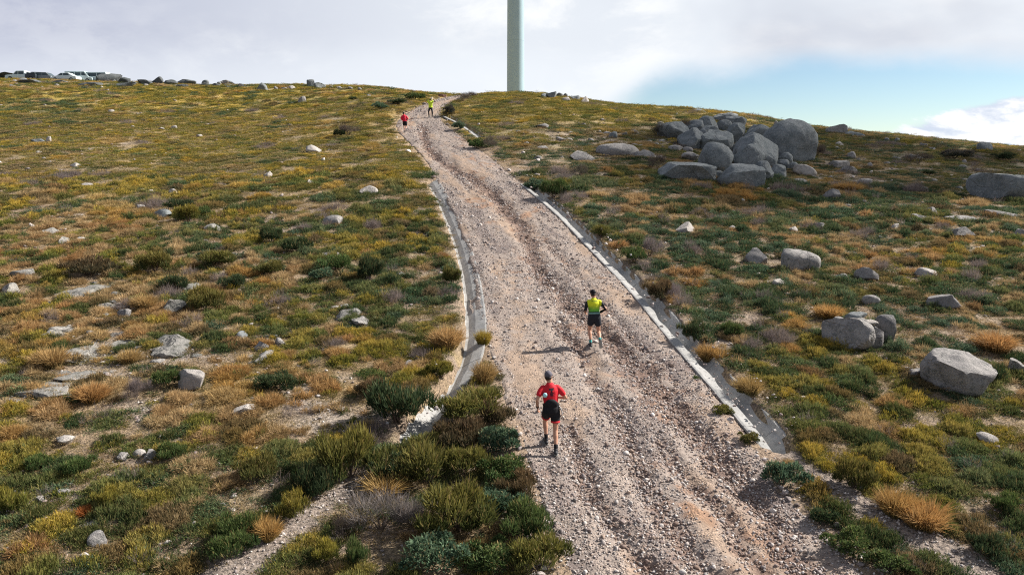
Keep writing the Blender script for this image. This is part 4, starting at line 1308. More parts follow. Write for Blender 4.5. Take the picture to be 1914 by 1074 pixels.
strew('small stone in the green tufts of the near left slope', 'stones in the near left tufts', 10, 560, 790, 1050, 16, (10, 22), ['pale', 'grey'], 4)
strew('flat grey stone in the thin heath around the boulder heap', 'flat stones around the heap', 960, 1250, 225, 300, 34, (10, 26), ['grey', 'mott', 'pale'], 5)
strew('small grey stone in the heath of the right slope', 'stones on the right slope', 1180, 1900, 330, 700, 44, (6, 15), ['grey', 'pale', 'mott'], 6)
strew('flat grey slab in the heath right of the heap', 'slabs right of the heap', 1520, 1900, 270, 420, 30, (10, 26), ['grey', 'mott'], 7)
strew('small stone in the tufts right of the long channel', 'stones right of the channel', 1480, 1900, 720, 900, 12, (9, 18), ['pale', 'grey'], 8)
strew('small rock of the rocky belt on the left skyline', 'rocks of the skyline belt', 20, 470, 150, 164, 44, (6, 17), ['dark', 'dark', 'grey'], 9)

# ------------------------------------------------------------------ shrubs one can tell apart
def shrub_parts(kind, seed):
    R = np.random.default_rng(seed)
    n = {'broom': 3400, 'leafy': 2800, 'twig': 1500, 'grass': 1500}[kind]
    if kind == 'grass':
        k = 5; P = []
        for j in range(k):
            p = tussock(R, n // k, .3, .95, .022, .7); off = R.normal(size=3) * .28; off[2] = 0; p = (p[0] + off * (j > 0), *p[1:]); P.append(p)
        return P
    # lobes make an uneven crown
    m = 15 if kind != 'twig' else 8
    cs = np.stack([R.normal(size=m) * .46, R.normal(size=m) * .46, .22 + R.random(m) * .48], 1); rs = .16 + .26 * R.random(m)
    cs[0] = (0, 0, .42); rs[0] = .42
    w_ = R.integers(0, m, n)
    d = R.normal(size=(n, 3)); d /= np.linalg.norm(d, axis=1)[:, None]; d[:, 2] = np.abs(d[:, 2]) * .9 + .02
    rr = rs[w_] * (.55 + .45 * R.random(n) ** .5)
    base = cs[w_] + d * rr[:, None] * np.array([1, 1, .95])
    base[:, 2] = np.maximum(base[:, 2] - .12, .0)
    up = {'broom': 1.1, 'leafy': .25, 'twig': .7}[kind]
    dirs = d * .8 + np.array([0, 0, up]) + R.normal(size=(n, 3)) * .35
    ln = {'broom': .20, 'leafy': .11, 'twig': .34}[kind] * (.45 + 1.1 * R.random(n) ** 1.5)
    bw = {'broom': .026, 'leafy': .050, 'twig': .010}[kind] * (.7 + .6 * R.random(n))
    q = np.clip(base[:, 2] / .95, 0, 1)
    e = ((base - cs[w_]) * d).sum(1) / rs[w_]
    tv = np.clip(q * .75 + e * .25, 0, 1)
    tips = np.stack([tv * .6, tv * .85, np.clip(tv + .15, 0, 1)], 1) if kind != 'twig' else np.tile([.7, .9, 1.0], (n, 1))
    return [blades(base, dirs, ln, bw, R.normal(size=(n, 3)) * .02, tips, R)]


def stem_mesh(seed):
    R = random.Random(seed); V = []; Fc = []
    for k in range(7):
        a = R.uniform(0, 6.28); p = Vector((R.uniform(-.06, .06), R.uniform(-.06, .06), -.05)); d = Vector((math.cos(a) * .55, math.sin(a) * .55, 1)).normalized()
        prev = None
        for j in range(5):
            r = .030 * (1 - j / 5.5); ring = []
            for q in range(5):
                t = q / 5 * 6.283; V.append((p.x + math.cos(t) * r, p.y + math.sin(t) * r, p.z)); ring.append(len(V) - 1)
            if prev: Fc += [(prev[i], prev[(i + 1) % 5], ring[(i + 1) % 5], ring[i]) for i in range(5)]
            prev = ring; p = p + d * .15; d = (d + Vector((R.uniform(-.3, .3), R.uniform(-.3, .3), .1))).normalized()
    return mesh('stem', V, Fc, M_STEM)


M_STEM = plain('woody_stem', (.12, .09, .07), .9, .1)
SH = {k: [plant_mesh('foliage', shrub_parts(k, s + 40), M_VO) for s in range(3)] for k in ('broom', 'leafy', 'twig', 'grass')}
STM = [stem_mesh(i) for i in range(3)]
CC = {'olive': (.20, .165, .040), 'yellow': (.32, .25, .045), 'green': (.11, .145, .042), 'dark': (.065, .088, .036), 'blue': (.13, .19, .115), 'brown': (.16, .095, .050),
      'grey': (.19, .165, .165), 'straw': (.42, .28, .12), 'orange': (.42, .25, .095), 'rust': (.36, .12, .035), 'dim': (.10, .085, .075)}
SHRUBS = [
    # px, base y, w, h, form, colour, label
    (742, 802, 104, 78, 'broom', 'dark', 'dark rounded bush beside the white wall of the left channel'),
    (655, 905, 120, 100, 'broom', 'olive', 'large olive bush on the left bank of the gravel wash'),
    (590, 935, 80, 70, 'broom', 'dark', 'dark bush behind the large olive bush by the gravel wash'),
    (782, 905, 118, 72, 'broom', 'olive', 'olive-topped bush right of the gravel wash'),
    (738, 905, 60, 50, 'leafy', 'dark', 'dark green bush leaning into the gravel wash'),
    (870, 790, 110, 46, 'broom', 'olive', 'wide olive bush at the corner of channel and track'),
    (925, 800, 56, 46, 'broom', 'brown', 'brown-green bush on the track edge at the channel corner'),
    (905, 722, 42, 54, 'grass', 'straw', 'tall straw grass clump between channel and track'),
    (905, 645, 30, 32, 'grass', 'yellow', 'yellow grass clump at the head of the channel bend'),
    (862, 840, 80, 50, 'broom', 'brown', 'brown heather bush below the wide olive bush'),
    (930, 850, 64, 46, 'leafy', 'blue', 'grey-green leafy bush at the track edge level with the near runner'),
    (870, 890, 70, 50, 'broom', 'olive', 'olive bush in the thicket left of the near runner'),
    (938, 905, 76, 52, 'leafy', 'green', 'bright green leafy bush below the near runner'),
    (975, 935, 60, 44, 'broom', 'brown', 'tawny heather on the track edge below the near runner'),
    (860, 1010, 118, 84, 'broom', 'olive', 'big olive bush in the lower centre thicket'),
    (935, 970, 84, 54, 'leafy', 'blue', 'grey-green leafy bush right of the big olive bush'),
    (985, 1010, 84, 56, 'broom', 'green', 'green bush overhanging the lower track edge'),
    (1000, 1072, 90, 60, 'broom', 'olive', 'olive green bush at the bottom beside the track'),
    (920, 1072, 90, 56, 'leafy', 'green', 'low leafy bush at the bottom edge left of the track'),
    (800, 1072, 96, 60, 'leafy', 'blue', 'grey-green bush with broad leaves at the bottom edge'),
    (712, 1005, 96, 60, 'twig', 'grey', 'dead grey twig bush beside the gravel wash'),
    (770, 990, 70, 50, 'twig', 'grey', 'dead pale twigs right of the grey twig bush'),
    (640, 1000, 50, 36, 'twig', 'dim', 'small dead twig bush standing in the gravel wash'),
    (716, 932, 62, 40, 'grass', 'straw', 'tan dry bush between the two olive bushes'),
    (664, 1062, 50, 64, 'broom', 'green', 'upright bright green sprig bush at the bottom'),
    (612, 1050, 54, 40, 'broom', 'yellow', 'yellow-green bush at the bottom left of the sprig bush'),
    (545, 975, 70, 56, 'broom', 'yellow', 'yellow-green bush on the left bank low in the wash'),
    (505, 1010, 50, 46, 'grass', 'orange', 'rust-tipped tuft beside the lower gravel wash'),
    (450, 1010, 80, 46, 'broom', 'green', 'green bush left of the rust-tipped tuft'),
    (430, 1050, 90, 54, 'broom', 'green', 'dark green tufts at the bottom near the wash end'),
    (480, 900, 90, 50, 'broom', 'olive', 'olive heather hummock left of the large olive bush'),
    (352, 416, 50, 34, 'broom', 'yellow', 'round mustard-yellow bush by the shaded rock'),
    (342, 393, 56, 22, 'broom', 'dark', 'dark bush behind the mustard-yellow bush'),
    (378, 405, 36, 22, 'broom', 'green', 'green bush right of the mustard-yellow bush'),
    (506, 455, 46, 32, 'broom', 'dark', 'dark green bush left of the white stone'),
    (552, 475, 56, 34, 'broom', 'dark', 'dark green bush in front of the white stone'),
    (630, 508, 70, 36, 'broom', 'green', 'dark bush with yellow tips under the slanting slab'),
    (690, 526, 50, 48, 'broom', 'dark', 'darkest tall bush on the left slope'),
    (600, 525, 50, 28, 'leafy', 'blue', 'grey-green bush left of the darkest tall bush'),
    (510, 515, 60, 32, 'broom', 'olive', 'olive bush below the dark green pair'),
    (385, 585, 78, 48, 'broom', 'olive', 'round brown-green bush over the lichened boulder'),
    (330, 545, 60, 34, 'broom', 'dark', 'dark bush above the lichened boulder'),
    (165, 520, 110, 40, 'broom', 'brown', 'wide brown heather mound behind the long slab'),
    (290, 512, 70, 40, 'broom', 'olive', 'olive heather mound right of the wide brown mound'),
    (410, 500, 70, 34, 'broom', 'olive', 'olive brown bush in the middle of the left slope'),
    (440, 540, 60, 32, 'broom', 'dark', 'dark bush right of the round brown-green bush'),
    (272, 578, 44, 32, 'grass', 'straw', 'golden straw tussock beside the lichened boulder'),
    (100, 690, 62, 42, 'grass', 'straw', 'golden tussock left of the wide pale bedrock'),
    (245, 680, 42, 28, 'grass', 'straw', 'small golden tussock right of the wide pale bedrock'),
    (170, 755, 60, 42, 'grass', 'orange', 'orange tussock right of the bedrock dome'),
    (312, 725, 60, 36, 'broom', 'green', 'dark green tuft left of the pointed rock'),
    (255, 745, 44, 44, 'twig', 'grey', 'tuft of dead twigs in front of the bedrock dome'),
    (520, 735, 90, 34, 'broom', 'dark', 'low dark bush in the gravelly ground at centre left'),
    (690, 745, 60, 40, 'broom', 'brown', 'brown bush behind the dark rounded bush'),
    (845, 535, 40, 44, 'broom', 'olive', 'round olive bush on the left lip of the channel'),
    (832, 655, 60, 50, 'grass', 'straw', 'pale tawny grass beside the left channel'),
    (825, 705, 50, 34, 'broom', 'yellow', 'yellow-green tuft at the channel bend'),
    (652, 254, 40, 22, 'twig', 'dim', 'brown twiggy bush with dark side on the upper left slope'),
    (634, 256, 24, 14, 'broom', 'dark', 'dark clump at the left of the brown twiggy bush'),
    (712, 205, 34, 16, 'leafy', 'blue', 'grey-green bush at the top end of the left bank'),
    (745, 196, 40, 15, 'leafy', 'dark', 'dark green shrub row end near the top of the track'),
    (775, 187, 44, 14, 'leafy', 'green', 'green shrub near the top of the track at left'),
    (660, 187, 16, 8, 'leafy', 'dark', 'small dark shrub on the upper left slope near the skyline'),
    (890, 282, 36, 28, 'leafy', 'green', 'dark shrub on the right edge of the upper track'),
    (915, 278, 30, 24, 'twig', 'dim', 'purple-grey twigs beside the dark shrub'),
    (1035, 375, 56, 40, 'broom', 'green', 'dark green bush with orange tips by the right channel'),
    (1000, 365, 44, 34, 'leafy', 'blue', 'blue-green bush above the right channel top'),
    (1085, 330, 34, 24, 'twig', 'dim', 'dead purple-grey twig bush below the rock shelf'),
    (865, 190, 34, 14, 'twig', 'dim', 'grey twiggy shrub at the crest right of the track'),
    (882, 182, 30, 12, 'twig', 'dim', 'leafless shrub on the skyline beside the track'),
    (840, 222, 26, 20, 'leafy', 'dim', 'brownish shrub on the right verge by the photographer'),
    (858, 243, 30, 18, 'leafy', 'blue', 'blue-green shrub below the photographer'),
    (1238, 256, 48, 26, 'twig', 'dim', 'leafless scrub at the left foot of the heap'),
    (1275, 250, 40, 26, 'twig', 'dim', 'dark leafless scrub growing over the heap edge'),
    (1228, 318, 34, 28, 'twig', 'dim', 'leafless bush left of the long flat-topped block'),
    (1526, 294, 36, 26, 'twig', 'dim', 'leafless bush right of the great dome'),
    (1785, 298, 60, 18, 'broom', 'dim', 'dark wide bush under the right skyline'),
    (1715, 308, 54, 20, 'twig', 'dim', 'brown twiggy bush on the right slope'),
    (1735, 328, 22, 12, 'broom', 'dark', 'small dark bush below the brown twiggy bush'),
    (1880, 300, 40, 16, 'broom', 'dark', 'dark bush at the right edge under the skyline'),
    (1125, 446, 44, 28, 'broom', 'olive', 'olive bush on the right lip of the long channel'),
    (1185, 492, 50, 34, 'broom', 'green', 'green bush right of the long channel'),
    (1235, 568, 56, 40, 'broom', 'brown', 'brown bush right of the channel beside dead twigs'),
    (1215, 480, 40, 36, 'twig', 'grey', 'dead twig bush above the brown bush'),
    (1262, 560, 36, 34, 'twig', 'grey', 'pale dead twigs beside the brown bush'),
    (1298, 650, 54, 42, 'broom', 'dark', 'dark bush hanging over the right channel'),
    (1366, 632, 48, 32, 'broom', 'green', 'round green bush up the slope from the overhanging one'),
    (1322, 690, 46, 38, 'grass', 'orange', 'orange tussock below the dark overhanging bush'),
    (1400, 745, 54, 36, 'grass', 'straw', 'straw tussock near the lower end of the channel'),
    (1352, 778, 44, 22, 'leafy', 'olive', 'low tuft between track and long channel'),
    (1298, 712, 30, 12, 'leafy', 'green', 'small green tuft on the track side of the long channel'),
    (1402, 830, 40, 24, 'leafy', 'olive', 'small tuft on the stony strip beside the channel'),
    (1462, 915, 86, 64, 'leafy', 'blue', 'pale green bush where the long channel ends'),
    (1540, 985, 60, 44, 'leafy', 'dark', 'dark bush on the bank between track and gravel spill'),
    (1592, 915, 80, 62, 'broom', 'olive', 'dark olive bush above the gravel spill'),
    (1668, 965, 74, 54, 'grass', 'orange', 'bright orange grass clump on the gravel spill'),
    (1730, 995, 84, 52, 'grass', 'orange', 'second orange grass clump down the gravel spill'),
    (1590, 1040, 90, 50, 'leafy', 'green', 'leafy green bush at the bottom beside the track'),
    (1660, 1074, 90, 46, 'leafy', 'green', 'leafy green mat at the bottom edge right'),
    (1840, 1040, 70, 46, 'broom', 'dark', 'dark bush at the lower right corner'),
    (1880, 960, 60, 40, 'broom', 'green', 'green bush near the right edge by the small stone'),
    (1855, 720, 44, 46, 'broom', 'dark', 'dark grass clump at the right end of the great block'),
    (1570, 378, 0, 0, None, None, None),
    (1580, 360, 50, 22, 'grass', 'orange', 'orange grass beside the blocky boulder'),
    (1545, 598, 54, 30, 'grass', 'orange', 'orange tussock above the split boulder'),
    (1205, 270, 0, 0, None, None, None),
    (1860, 660, 70, 40, 'grass', 'orange', 'orange tussock above the right edge boulder'),
    (75, 880, 50, 34, 'broom', 'green', 'green tuft under the slanting white rock'),
    (150, 890, 70, 40, 'broom', 'green', 'deep green tuft in the lower left heather'),
    (205, 950, 46, 42, 'broom', 'yellow', 'bright yellow-green tuft in the lower left heather'),
    (160, 965, 34, 22, 'grass', 'rust', 'rust-red tuft above the flat pale stone'),
    (20, 965, 60, 60, 'broom', 'yellow', 'yellow-green tuft at the lower left edge'),
    (320, 860, 60, 32, 'broom', 'green', 'green tuft right of the angular grey rock'),
]
for i, (px, py, w_, h_, form, colr, lab) in enumerate(SHRUBS):
    if not form: continue
    P = ground(px, py)[0]; k = proj(*P)[2] / F
    if py > 770 and 690 < px < 1060: w_ *= 1.34; h_ *= 1.18
    r = w_ * k / 2 / (.92 if form != 'grass' else .78); hh = h_ * k / (.98 if form != 'grass' else .95)
    R = random.Random(i)
    yy = P[1] + r * .35; xx = P[0] * yy / P[1]
    t = link(bpy.data.objects.new('shrub' if form != 'grass' else 'grass_tussock', None))
    t.location = (xx, yy, float(H(xx, yy)) - .03); t.rotation_euler = (0, 0, R.uniform(0, 6.28)); t.scale = (r, r, hh)
    tag(t, lab, 'bush' if form != 'grass' else 'grass tussock')
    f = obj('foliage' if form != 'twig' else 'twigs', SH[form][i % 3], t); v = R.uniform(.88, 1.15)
    c = CC[colr]; f.color = (c[0] * v, c[1] * v * R.uniform(.95, 1.05), c[2] * v, 1)
    if form != 'grass' and w_ > 30: obj('stem', STM[i % 3], t)
    SHRUB_KEEP.append((xx, yy, r * .6))

build_cover()
build_gravel()
# ------------------------------------------------------------------ people
def tube(pts, rad, ref=(1, 0, 0), n=12, cap=True):
    pts = [Vector(p) for p in pts]; ref = Vector(ref); V = []; Fc = []
    rad = [(r, r) if not isinstance(r, tuple) else r for r in rad]
    if cap:
        t0 = (pts[0] - pts[1]).normalized(); t1 = (pts[-1] - pts[-2]).normalized()
        m0 = min(rad[0]); m1 = min(rad[-1])
        pts = [pts[0] + t0 * m0 * .75] + pts + [pts[-1] + t1 * m1 * .75]
        rad = [(rad[0][0] * .5, rad[0][1] * .5)] + rad + [(rad[-1][0] * .5, rad[-1][1] * .5)]
    for i, p in enumerate(pts):
        t = (pts[min(i + 1, len(pts) - 1)] - pts[max(i - 1, 0)]).normalized()
        a = (ref - t * t.dot(ref)); a = a.normalized() if a.length > 1e-4 else t.orthogonal().normalized(); b = t.cross(a)
        for q in range(n):
            an = q / n * 2 * math.pi
            V.append(p + a * math.cos(an) * rad[i][0] + b * math.sin(an) * rad[i][1])
    m = len(pts)
    for i in range(m - 1):
        for q in range(n): Fc.append((i * n + q, i * n + (q + 1) % n, (i + 1) * n + (q + 1) % n, (i + 1) * n + q))
    Fc.append(tuple(reversed(range(n)))); Fc.append(tuple((m - 1) * n + q for q in range(n)))
    return V, Fc


def ellipsoid(c, r, sub=2, M=None):
    V, Fc = ICO[sub]; V = V * np.array(r)
    if M is not None: V = V @ np.array(M).T
    return [Vector(v) + Vector(c) for v in V], [tuple(f) for f in Fc]


def fuse(shapes, voxel=None, smooth_it=2):
    V = []; Fc = []
    for v, f in shapes:
        o = len(V); V += [tuple(p) for p in v]; Fc += [tuple(i + o for i in q) for q in f]
    me = bpy.data.meshes.new('tmp'); me.from_pydata(V, [], Fc)
    bm = bmesh.new(); bm.from_mesh(me); bmesh.ops.recalc_face_normals(bm, faces=bm.faces); bm.to_mesh(me); bm.free()
    if not voxel: return me
    o = bpy.data.objects.new('tmp', me); COL.objects.link(o)
    md = o.modifiers.new('r', 'REMESH'); md.mode = 'VOXEL'; md.voxel_size = voxel
    if smooth_it: s = o.modifiers.new('s', 'SMOOTH'); s.iterations = smooth_it; s.factor = .5
    dg = bpy.context.evaluated_depsgraph_get(); me2 = bpy.data.meshes.new_from_object(o.evaluated_get(dg))
    bpy.data.objects.remove(o); bpy.data.meshes.remove(me)
    return me2


def join_mesh(a, shapes):
    V = [v.co[:] for v in a.vertices]; Fc = [tuple(p.vertices) for p in a.polygons]
    for v, f in shapes:
        o = len(V); V += [tuple(p) for p in v]; Fc += [tuple(i + o for i in q) for q in f]
    me = bpy.data.meshes.new('body'); me.from_pydata(V, [], Fc); return me


def ik(a, c, l1, l2, pole):
    a, c, pole = Vector(a), Vector(c), Vector(pole); d = c - a; L = min(d.length, (l1 + l2) * .999)
    u = d.normalized(); x = (l1 * l1 - l2 * l2 + L * L) / (2 * L); h = math.sqrt(max(l1 * l1 - x * x, 0))
    pp = pole - u * u.dot(pole); pp.normalize()
    return a + u * x + pp * h


def hand(wrist, d, palm, out, curl=.45):
    """palm and five fingers; d along the hand, palm = palm normal, out = towards the thumb"""
    wrist, d, palm, out = [Vector(v) for v in (wrist, d, palm, out)]
    d.normalize(); out = (out - d * d.dot(out)).normalized(); palm = d.cross(out) if d.cross(out).dot(palm) > 0 else -d.cross(out)
    S = [tube([wrist, wrist + d * .045, wrist + d * .09], [(.026, .019), (.040, .016), (.039, .013)], out, 10)]
    for k, (off, ln) in enumerate(((.029, .070), (.010, .080), (-.010, .075), (-.028, .058))):
        p = wrist + d * .085 + out * off; pts = [p]; dd = d.copy(); ax = d.cross(palm)
        for s_ in (.45, .32, .23):
            dd = (dd + palm * math.tan(curl * (.8 + .1 * k))).normalized(); p = p + dd * ln * s_; pts.append(p)
        S.append(tube(pts, [.0088, .0082, .0075, .0065], out, 6))
    p = wrist + d * .03 + out * .03; td = (d * .75 + out * .75 + palm * .25).normalized()
    S.append(tube([p, p + td * .035, p + td * .03 + d * .035 + palm * .01, p + td * .03 + d * .055 + palm * .018], [.012, .0105, .009, .0075], palm, 6))
    return S


def skin(name='skin', c=(.50, .27, .18)): return plain(name, c, .55, .3, vary=.08, scale=14)


M_SKIN = skin(); M_SHOE = plain('shoe_dark', (.03, .03, .035), .6); M_SOLE = plain('shoe_sole', (.25, .25, .24), .7)
M_BLACK = plain('black_fabric', (.012, .012, .015), .8, .2); M_HAIR = plain('hair', (.02, .015, .012), .6)
M_WHITE = plain('white_print', (.75, .75, .74), .6)


def zone_mat(name, base, boxes, rough=.75):
    """fabric with flat printed areas given as (x0,x1,z0,z1,colour, wobble) in the wearer's own metres"""
    m, t, b = material(name, rough, .25)
    P = t.node('ShaderNodeTexCoord').outputs['Object']; s = t.node('ShaderNodeSeparateXYZ'); t.l.new(P, s.inputs[0])
    n = t.math('SUBTRACT', t.noise(P, 25, 3, .6), .5); n2 = t.noise(P, 7, 4, .6)
    c = t.mix(t.step(n2, .35, .65), tuple(v * .88 for v in base), base)
    for x0, x1, z0, z1, col, wob in boxes:
        x = t.math('ADD', s.outputs[0], t.math('MULTIPLY', n, wob)); z = t.math('ADD', s.outputs[2], t.math('MULTIPLY', n, wob))
        f = t.math('MULTIPLY', t.math('MULTIPLY', t.math('GREATER_THAN', x, x0), t.math('LESS_THAN', x, x1)), t.math('MULTIPLY', t.math('GREATER_THAN', z, z0), t.math('LESS_THAN', z, z1)))
        c = t.mix(f, c, col)
    t.put(b.inputs['Base Color'], c)
    w_ = t.noise(P, 11, 3, .5); bump(t, b, w_, .4, .03)
    return m


def person(label, root, heading, pose, wear, vox=.013, h=1.0):
    """pose: local points (x right, y forward, z up from the root on the ground)"""
    t = link(bpy.data.objects.new('person', None)); t.location = root; t.rotation_euler = (0, 0, heading); t.scale = (h, h, h)
    tag(t, label, 'person')
    g = {k: Vector(v) for k, v in pose.items() if k != 'curl'}
    pel, nk = g['pelvis'], g['neck']; ax = (nk - pel); up = ax.normalized()
    X = Vector((1, 0, 0)); tw = g.get('twist', Vector((0, 0, 0))).x
    sx = Vector((math.cos(tw), math.sin(tw), 0))
    sh = {s_: nk - up * .075 + sx * s_ * .175 for s_ in (-1, 1)}
    hip = {s_: pel - up * .03 + X * s_ * .088 for s_ in (-1, 1)}
    at = lambda q: pel + ax * q
    L = ax.length

    def torso(e=0.0, lo=-.14, hi=1.0):
        T = [(-.16, .150, .105), (0, .165, .118), (.25, .140, .100), (.5, .155, .110), (.72, .172, .116), (.87, .150, .092), (.97, .080, .070)]
        T = [q for q in T if lo <= q[0] <= hi]
        return tube([at(q[0]) for q in T], [(q[1] + e, q[2] + e) for q in T], sx, 18)
    B = [torso()]
    B.append(tube([at(.93), nk + up * .06, nk + up * .10 + Vector(g['head'] - nk) * .3], [(.062, .062), (.056, .058), (.054, .056)], X, 12))
    hd = g['head']; hf = g.get('look', Vector((0, 1, 0))).normalized(); hs = hf.cross(Vector((0, 0, 1))).normalized(); hu = hs.cross(hf)
    M = Matrix((hs, hf, hu)).transposed()
    P = lambda x, y, z: hd + hs * x + hf * y + hu * z
    B.append(ellipsoid(hd + hu * .02, (.076, .094, .105), 3, M)); B.append(ellipsoid(P(0, .028, -.055), (.055, .062, .062), 2, M))   # skull, jaw
    B.append(tube([P(0, .088, .02), P(0, .108, -.018), P(0, .098, -.028)], [.009, .014, .012], hs, 8))                                # nose
    for s_ in (-1, 1): B.append(ellipsoid(P(s_ * .078, -.005, -.005), (.010, .020, .032), 2, M))
    B.append(tube([P(-.022, .088, -.055), P(0, .094, -.055), P(.022, .088, -.055)], [.006, .007, .006], hu, 6))                        # lips
    legs = {}; arms = {}; extra = []
    for s_, n in ((-1, 'l'), (1, 'r')):
        an = g['ankle_' + n]; kn = ik(hip[s_], an, .435, .425, g.get('kpole_' + n, Vector((s_ * .08, 1, .1))))
        L1, L2 = kn - hip[s_], an - kn
        B.append(tube([hip[s_] + L1 * .0, hip[s_] + L1 * .3, hip[s_] + L1 * .7, kn, kn + L2 * .28, kn + L2 * .6, an],
                      [.088, .083, .062, .052, .056, .042, .034], X, 14))
        sd = g.get('toe_' + n, Vector((s_ * .12, 1, 0))).normalized(); dn = (L2.normalized() - sd * L2.normalized().dot(sd)).normalized()
        heel = an + dn * .05 - sd * .04
        B.append(tube([heel, an + dn * .045 + sd * .07, an + dn * .058 + sd * .17], [(.033, .030), (.040, .026), (.034, .016)], sd.cross(dn), 10))
        legs[n] = (hip[s_], kn, an, sd, dn)
        wr = g['wrist_' + n]; eb = ik(sh[s_], wr, .295, .255, g.get('epole_' + n, Vector((s_ * .5, -1, 0))))
        A1, A2 = eb - sh[s_], wr - eb
        B.append(tube([sh[s_] - X * s_ * .03, sh[s_] + A1 * .25, sh[s_] + A1 * .7, eb, eb + A2 * .3, wr], [.052, .050, .041, .036, .038, .026], Vector((0, 1, 0)), 12))
        arms[n] = (sh[s_], eb, wr)
        extra += hand(wr, A2 * 1.0 + g.get('hdir_' + n, Vector((0, 0, 0))), g.get('palm_' + n, Vector((-s_, 0, -.2))), g.get('thumb_' + n, Vector((0, 1, .2))), pose.get('curl', .5))
    body = join_mesh(fuse(B, vox), extra); body.materials.append(M_SKIN)
    body.polygons.foreach_set('use_smooth', np.ones(len(body.polygons), bool)); obj('body', body, t)
    for s_ in (-1, 1):
        v, f = ellipsoid(P(s_ * .030, .083, .018), (.012, .008, .008), 1, M); e = fuse([(v, f)]); e.materials.append(M_HAIR); obj('eye', e, t)

    def part(name, shapes, m, v=vox, lab=None):
        me = fuse(shapes, v); me.materials.append(m); me.polygons.foreach_set('use_smooth', np.ones(len(me.polygons), bool))
        o = obj(name, me, t)
        if lab: o['label'] = lab
        return o
    # top
    S = [torso(.016, .0, .97)]
    if wear.get('jacket'): S = [torso(.034, -.1, .97), tube([at(.0) - Vector((0, .03, 0)), at(.5) - Vector((0, .06, 0))], [(.15, .10), (.15, .10)], sx, 14)]
    for s_, n in ((-1, 'l'), (1, 'r')):
        a, e, w_ = arms[n]; q = wear.get('sleeve', .55); e_ = .018 if wear.get('jacket') else .010
        if q <= 1: S.append(tube([a - X * s_ * .03, a + (e - a) * .35, a + (e - a) * q], [.058 + e_, .058 + e_, .054 + e_], Vector((0, 1, 0)), 12))
        else: S.append(tube([a - X * s_ * .03, a + (e - a) * .5, e, e + (w_ - e) * .9], [.058 + e_, .052 + e_, .046 + e_, .034 + e_], Vector((0, 1, 0)), 12))
    part(wear.get('top_name', 'shirt'), S, wear['top'])
    # bottoms
    S = [torso(.022, -.2, .25)]; q = wear.get('short', .45)
    for n in 'lr':
        h_, k, a, sd, dn = legs[n]
        if q <= 1: S.append(tube([h_, h_ + (k - h_) * .3, h_ + (k - h_) * q], [.104, .106, .100], X, 14))
        else: S.append(tube([h_, h_ + (k - h_) * .5, k, k + (a - k) * .4, k + (a - k) * .93], [.100, .088, .068, .066, .050], X, 14))
    part(wear.get('bottom_name', 'shorts'), S, wear['bottom'])
    if wear.get('hem'):
        for n in 'lr':
            h_, k, a, sd, dn = legs[n]
            part('shorts_hem', [tube([h_ + (k - h_) * (q + .02), h_ + (k - h_) * (q + .11)], [.102, .100], X, 14, cap=False)], wear['hem'], None)
    for n in 'lr':
        h_, k, a, sd, dn = legs[n]
        part('shoe', [tube([a + dn * .045 - sd * .055, a + dn * .045 + sd * .06, a + dn * .062 + sd * .185], [(.043, .042), (.048, .036), (.040, .024)], sd.cross(dn), 12),
                      tube([a - dn * .02, a + dn * .03], [.045, .046], sd, 12)], wear.get('shoe', M_SHOE), .009)
        part('sole', [tube([a + dn * .082 - sd * .07, a + dn * .082 + sd * .06, a + dn * .085 + sd * .20], [(.042, .010), (.048, .010), (.038, .009)], sd.cross(dn), 12)], wear.get('sole', M_SOLE), None)
        if wear.get('sock'):
            u = (k - a).normalized(); part('sock', [tube([a, a + u * .07, a + u * wear.get('sock_h', .12)], [.041, .041, .046], sd, 12)], wear['sock'], None)
    # head wear
    if wear.get('cap'):
        me = [ellipsoid(hd + hu * .045, (.086, .104, .090), 3, M)]
        if wear.get('brim'): me.append(tube([P(0, .07, .055), P(0, .15, .045)], [(.065, .012), (.05, .008)], hs, 12))
        part(wear.get('cap_name', 'cap'), me, wear['cap'], .010)
        part('hair', [ellipsoid(P(0, -.022, -.02), (.080, .080, .060), 2, M)], wear.get('hair', M_HAIR), .010)
    else:
        part('hair', [ellipsoid(P(0, -.018, .045), (.086, .095, .092), 3, M), ellipsoid(P(0, -.04, -.02), (.078, .066, .06), 2, M)], wear.get('hair', M_HAIR), .010)
    if wear.get('belt'):
        part('race_belt', [tube([at(.13), at(.22)], [(.178, .132), (.172, .127)], sx, 20, cap=False)], wear['belt'], None)
    return t, g, arms, legs, P, at


def local(pt, root, yaw):
    d = Vector(pt) - Vector(root); c, s_ = math.cos(-yaw), math.sin(-yaw)
    return Vector((d.x * c - d.y * s_, d.x * s_ + d.y * c, d.z))


def track_pt(px, py):
    p = march([px], [py], lambda x, y: road_z(x, y))[0]
    return Vector(p)


def heading_at(x, y):
    d = np.hypot(RC[:, 0] - x, RC[:, 1] - y); i = int(np.argmin(d)); i = min(max(i, 2), len(RC) - 3)
    v = RC[i + 2] - RC[i - 2]
    return math.atan2(-v[0], v[1])          # rotation about z that turns +Y onto the track


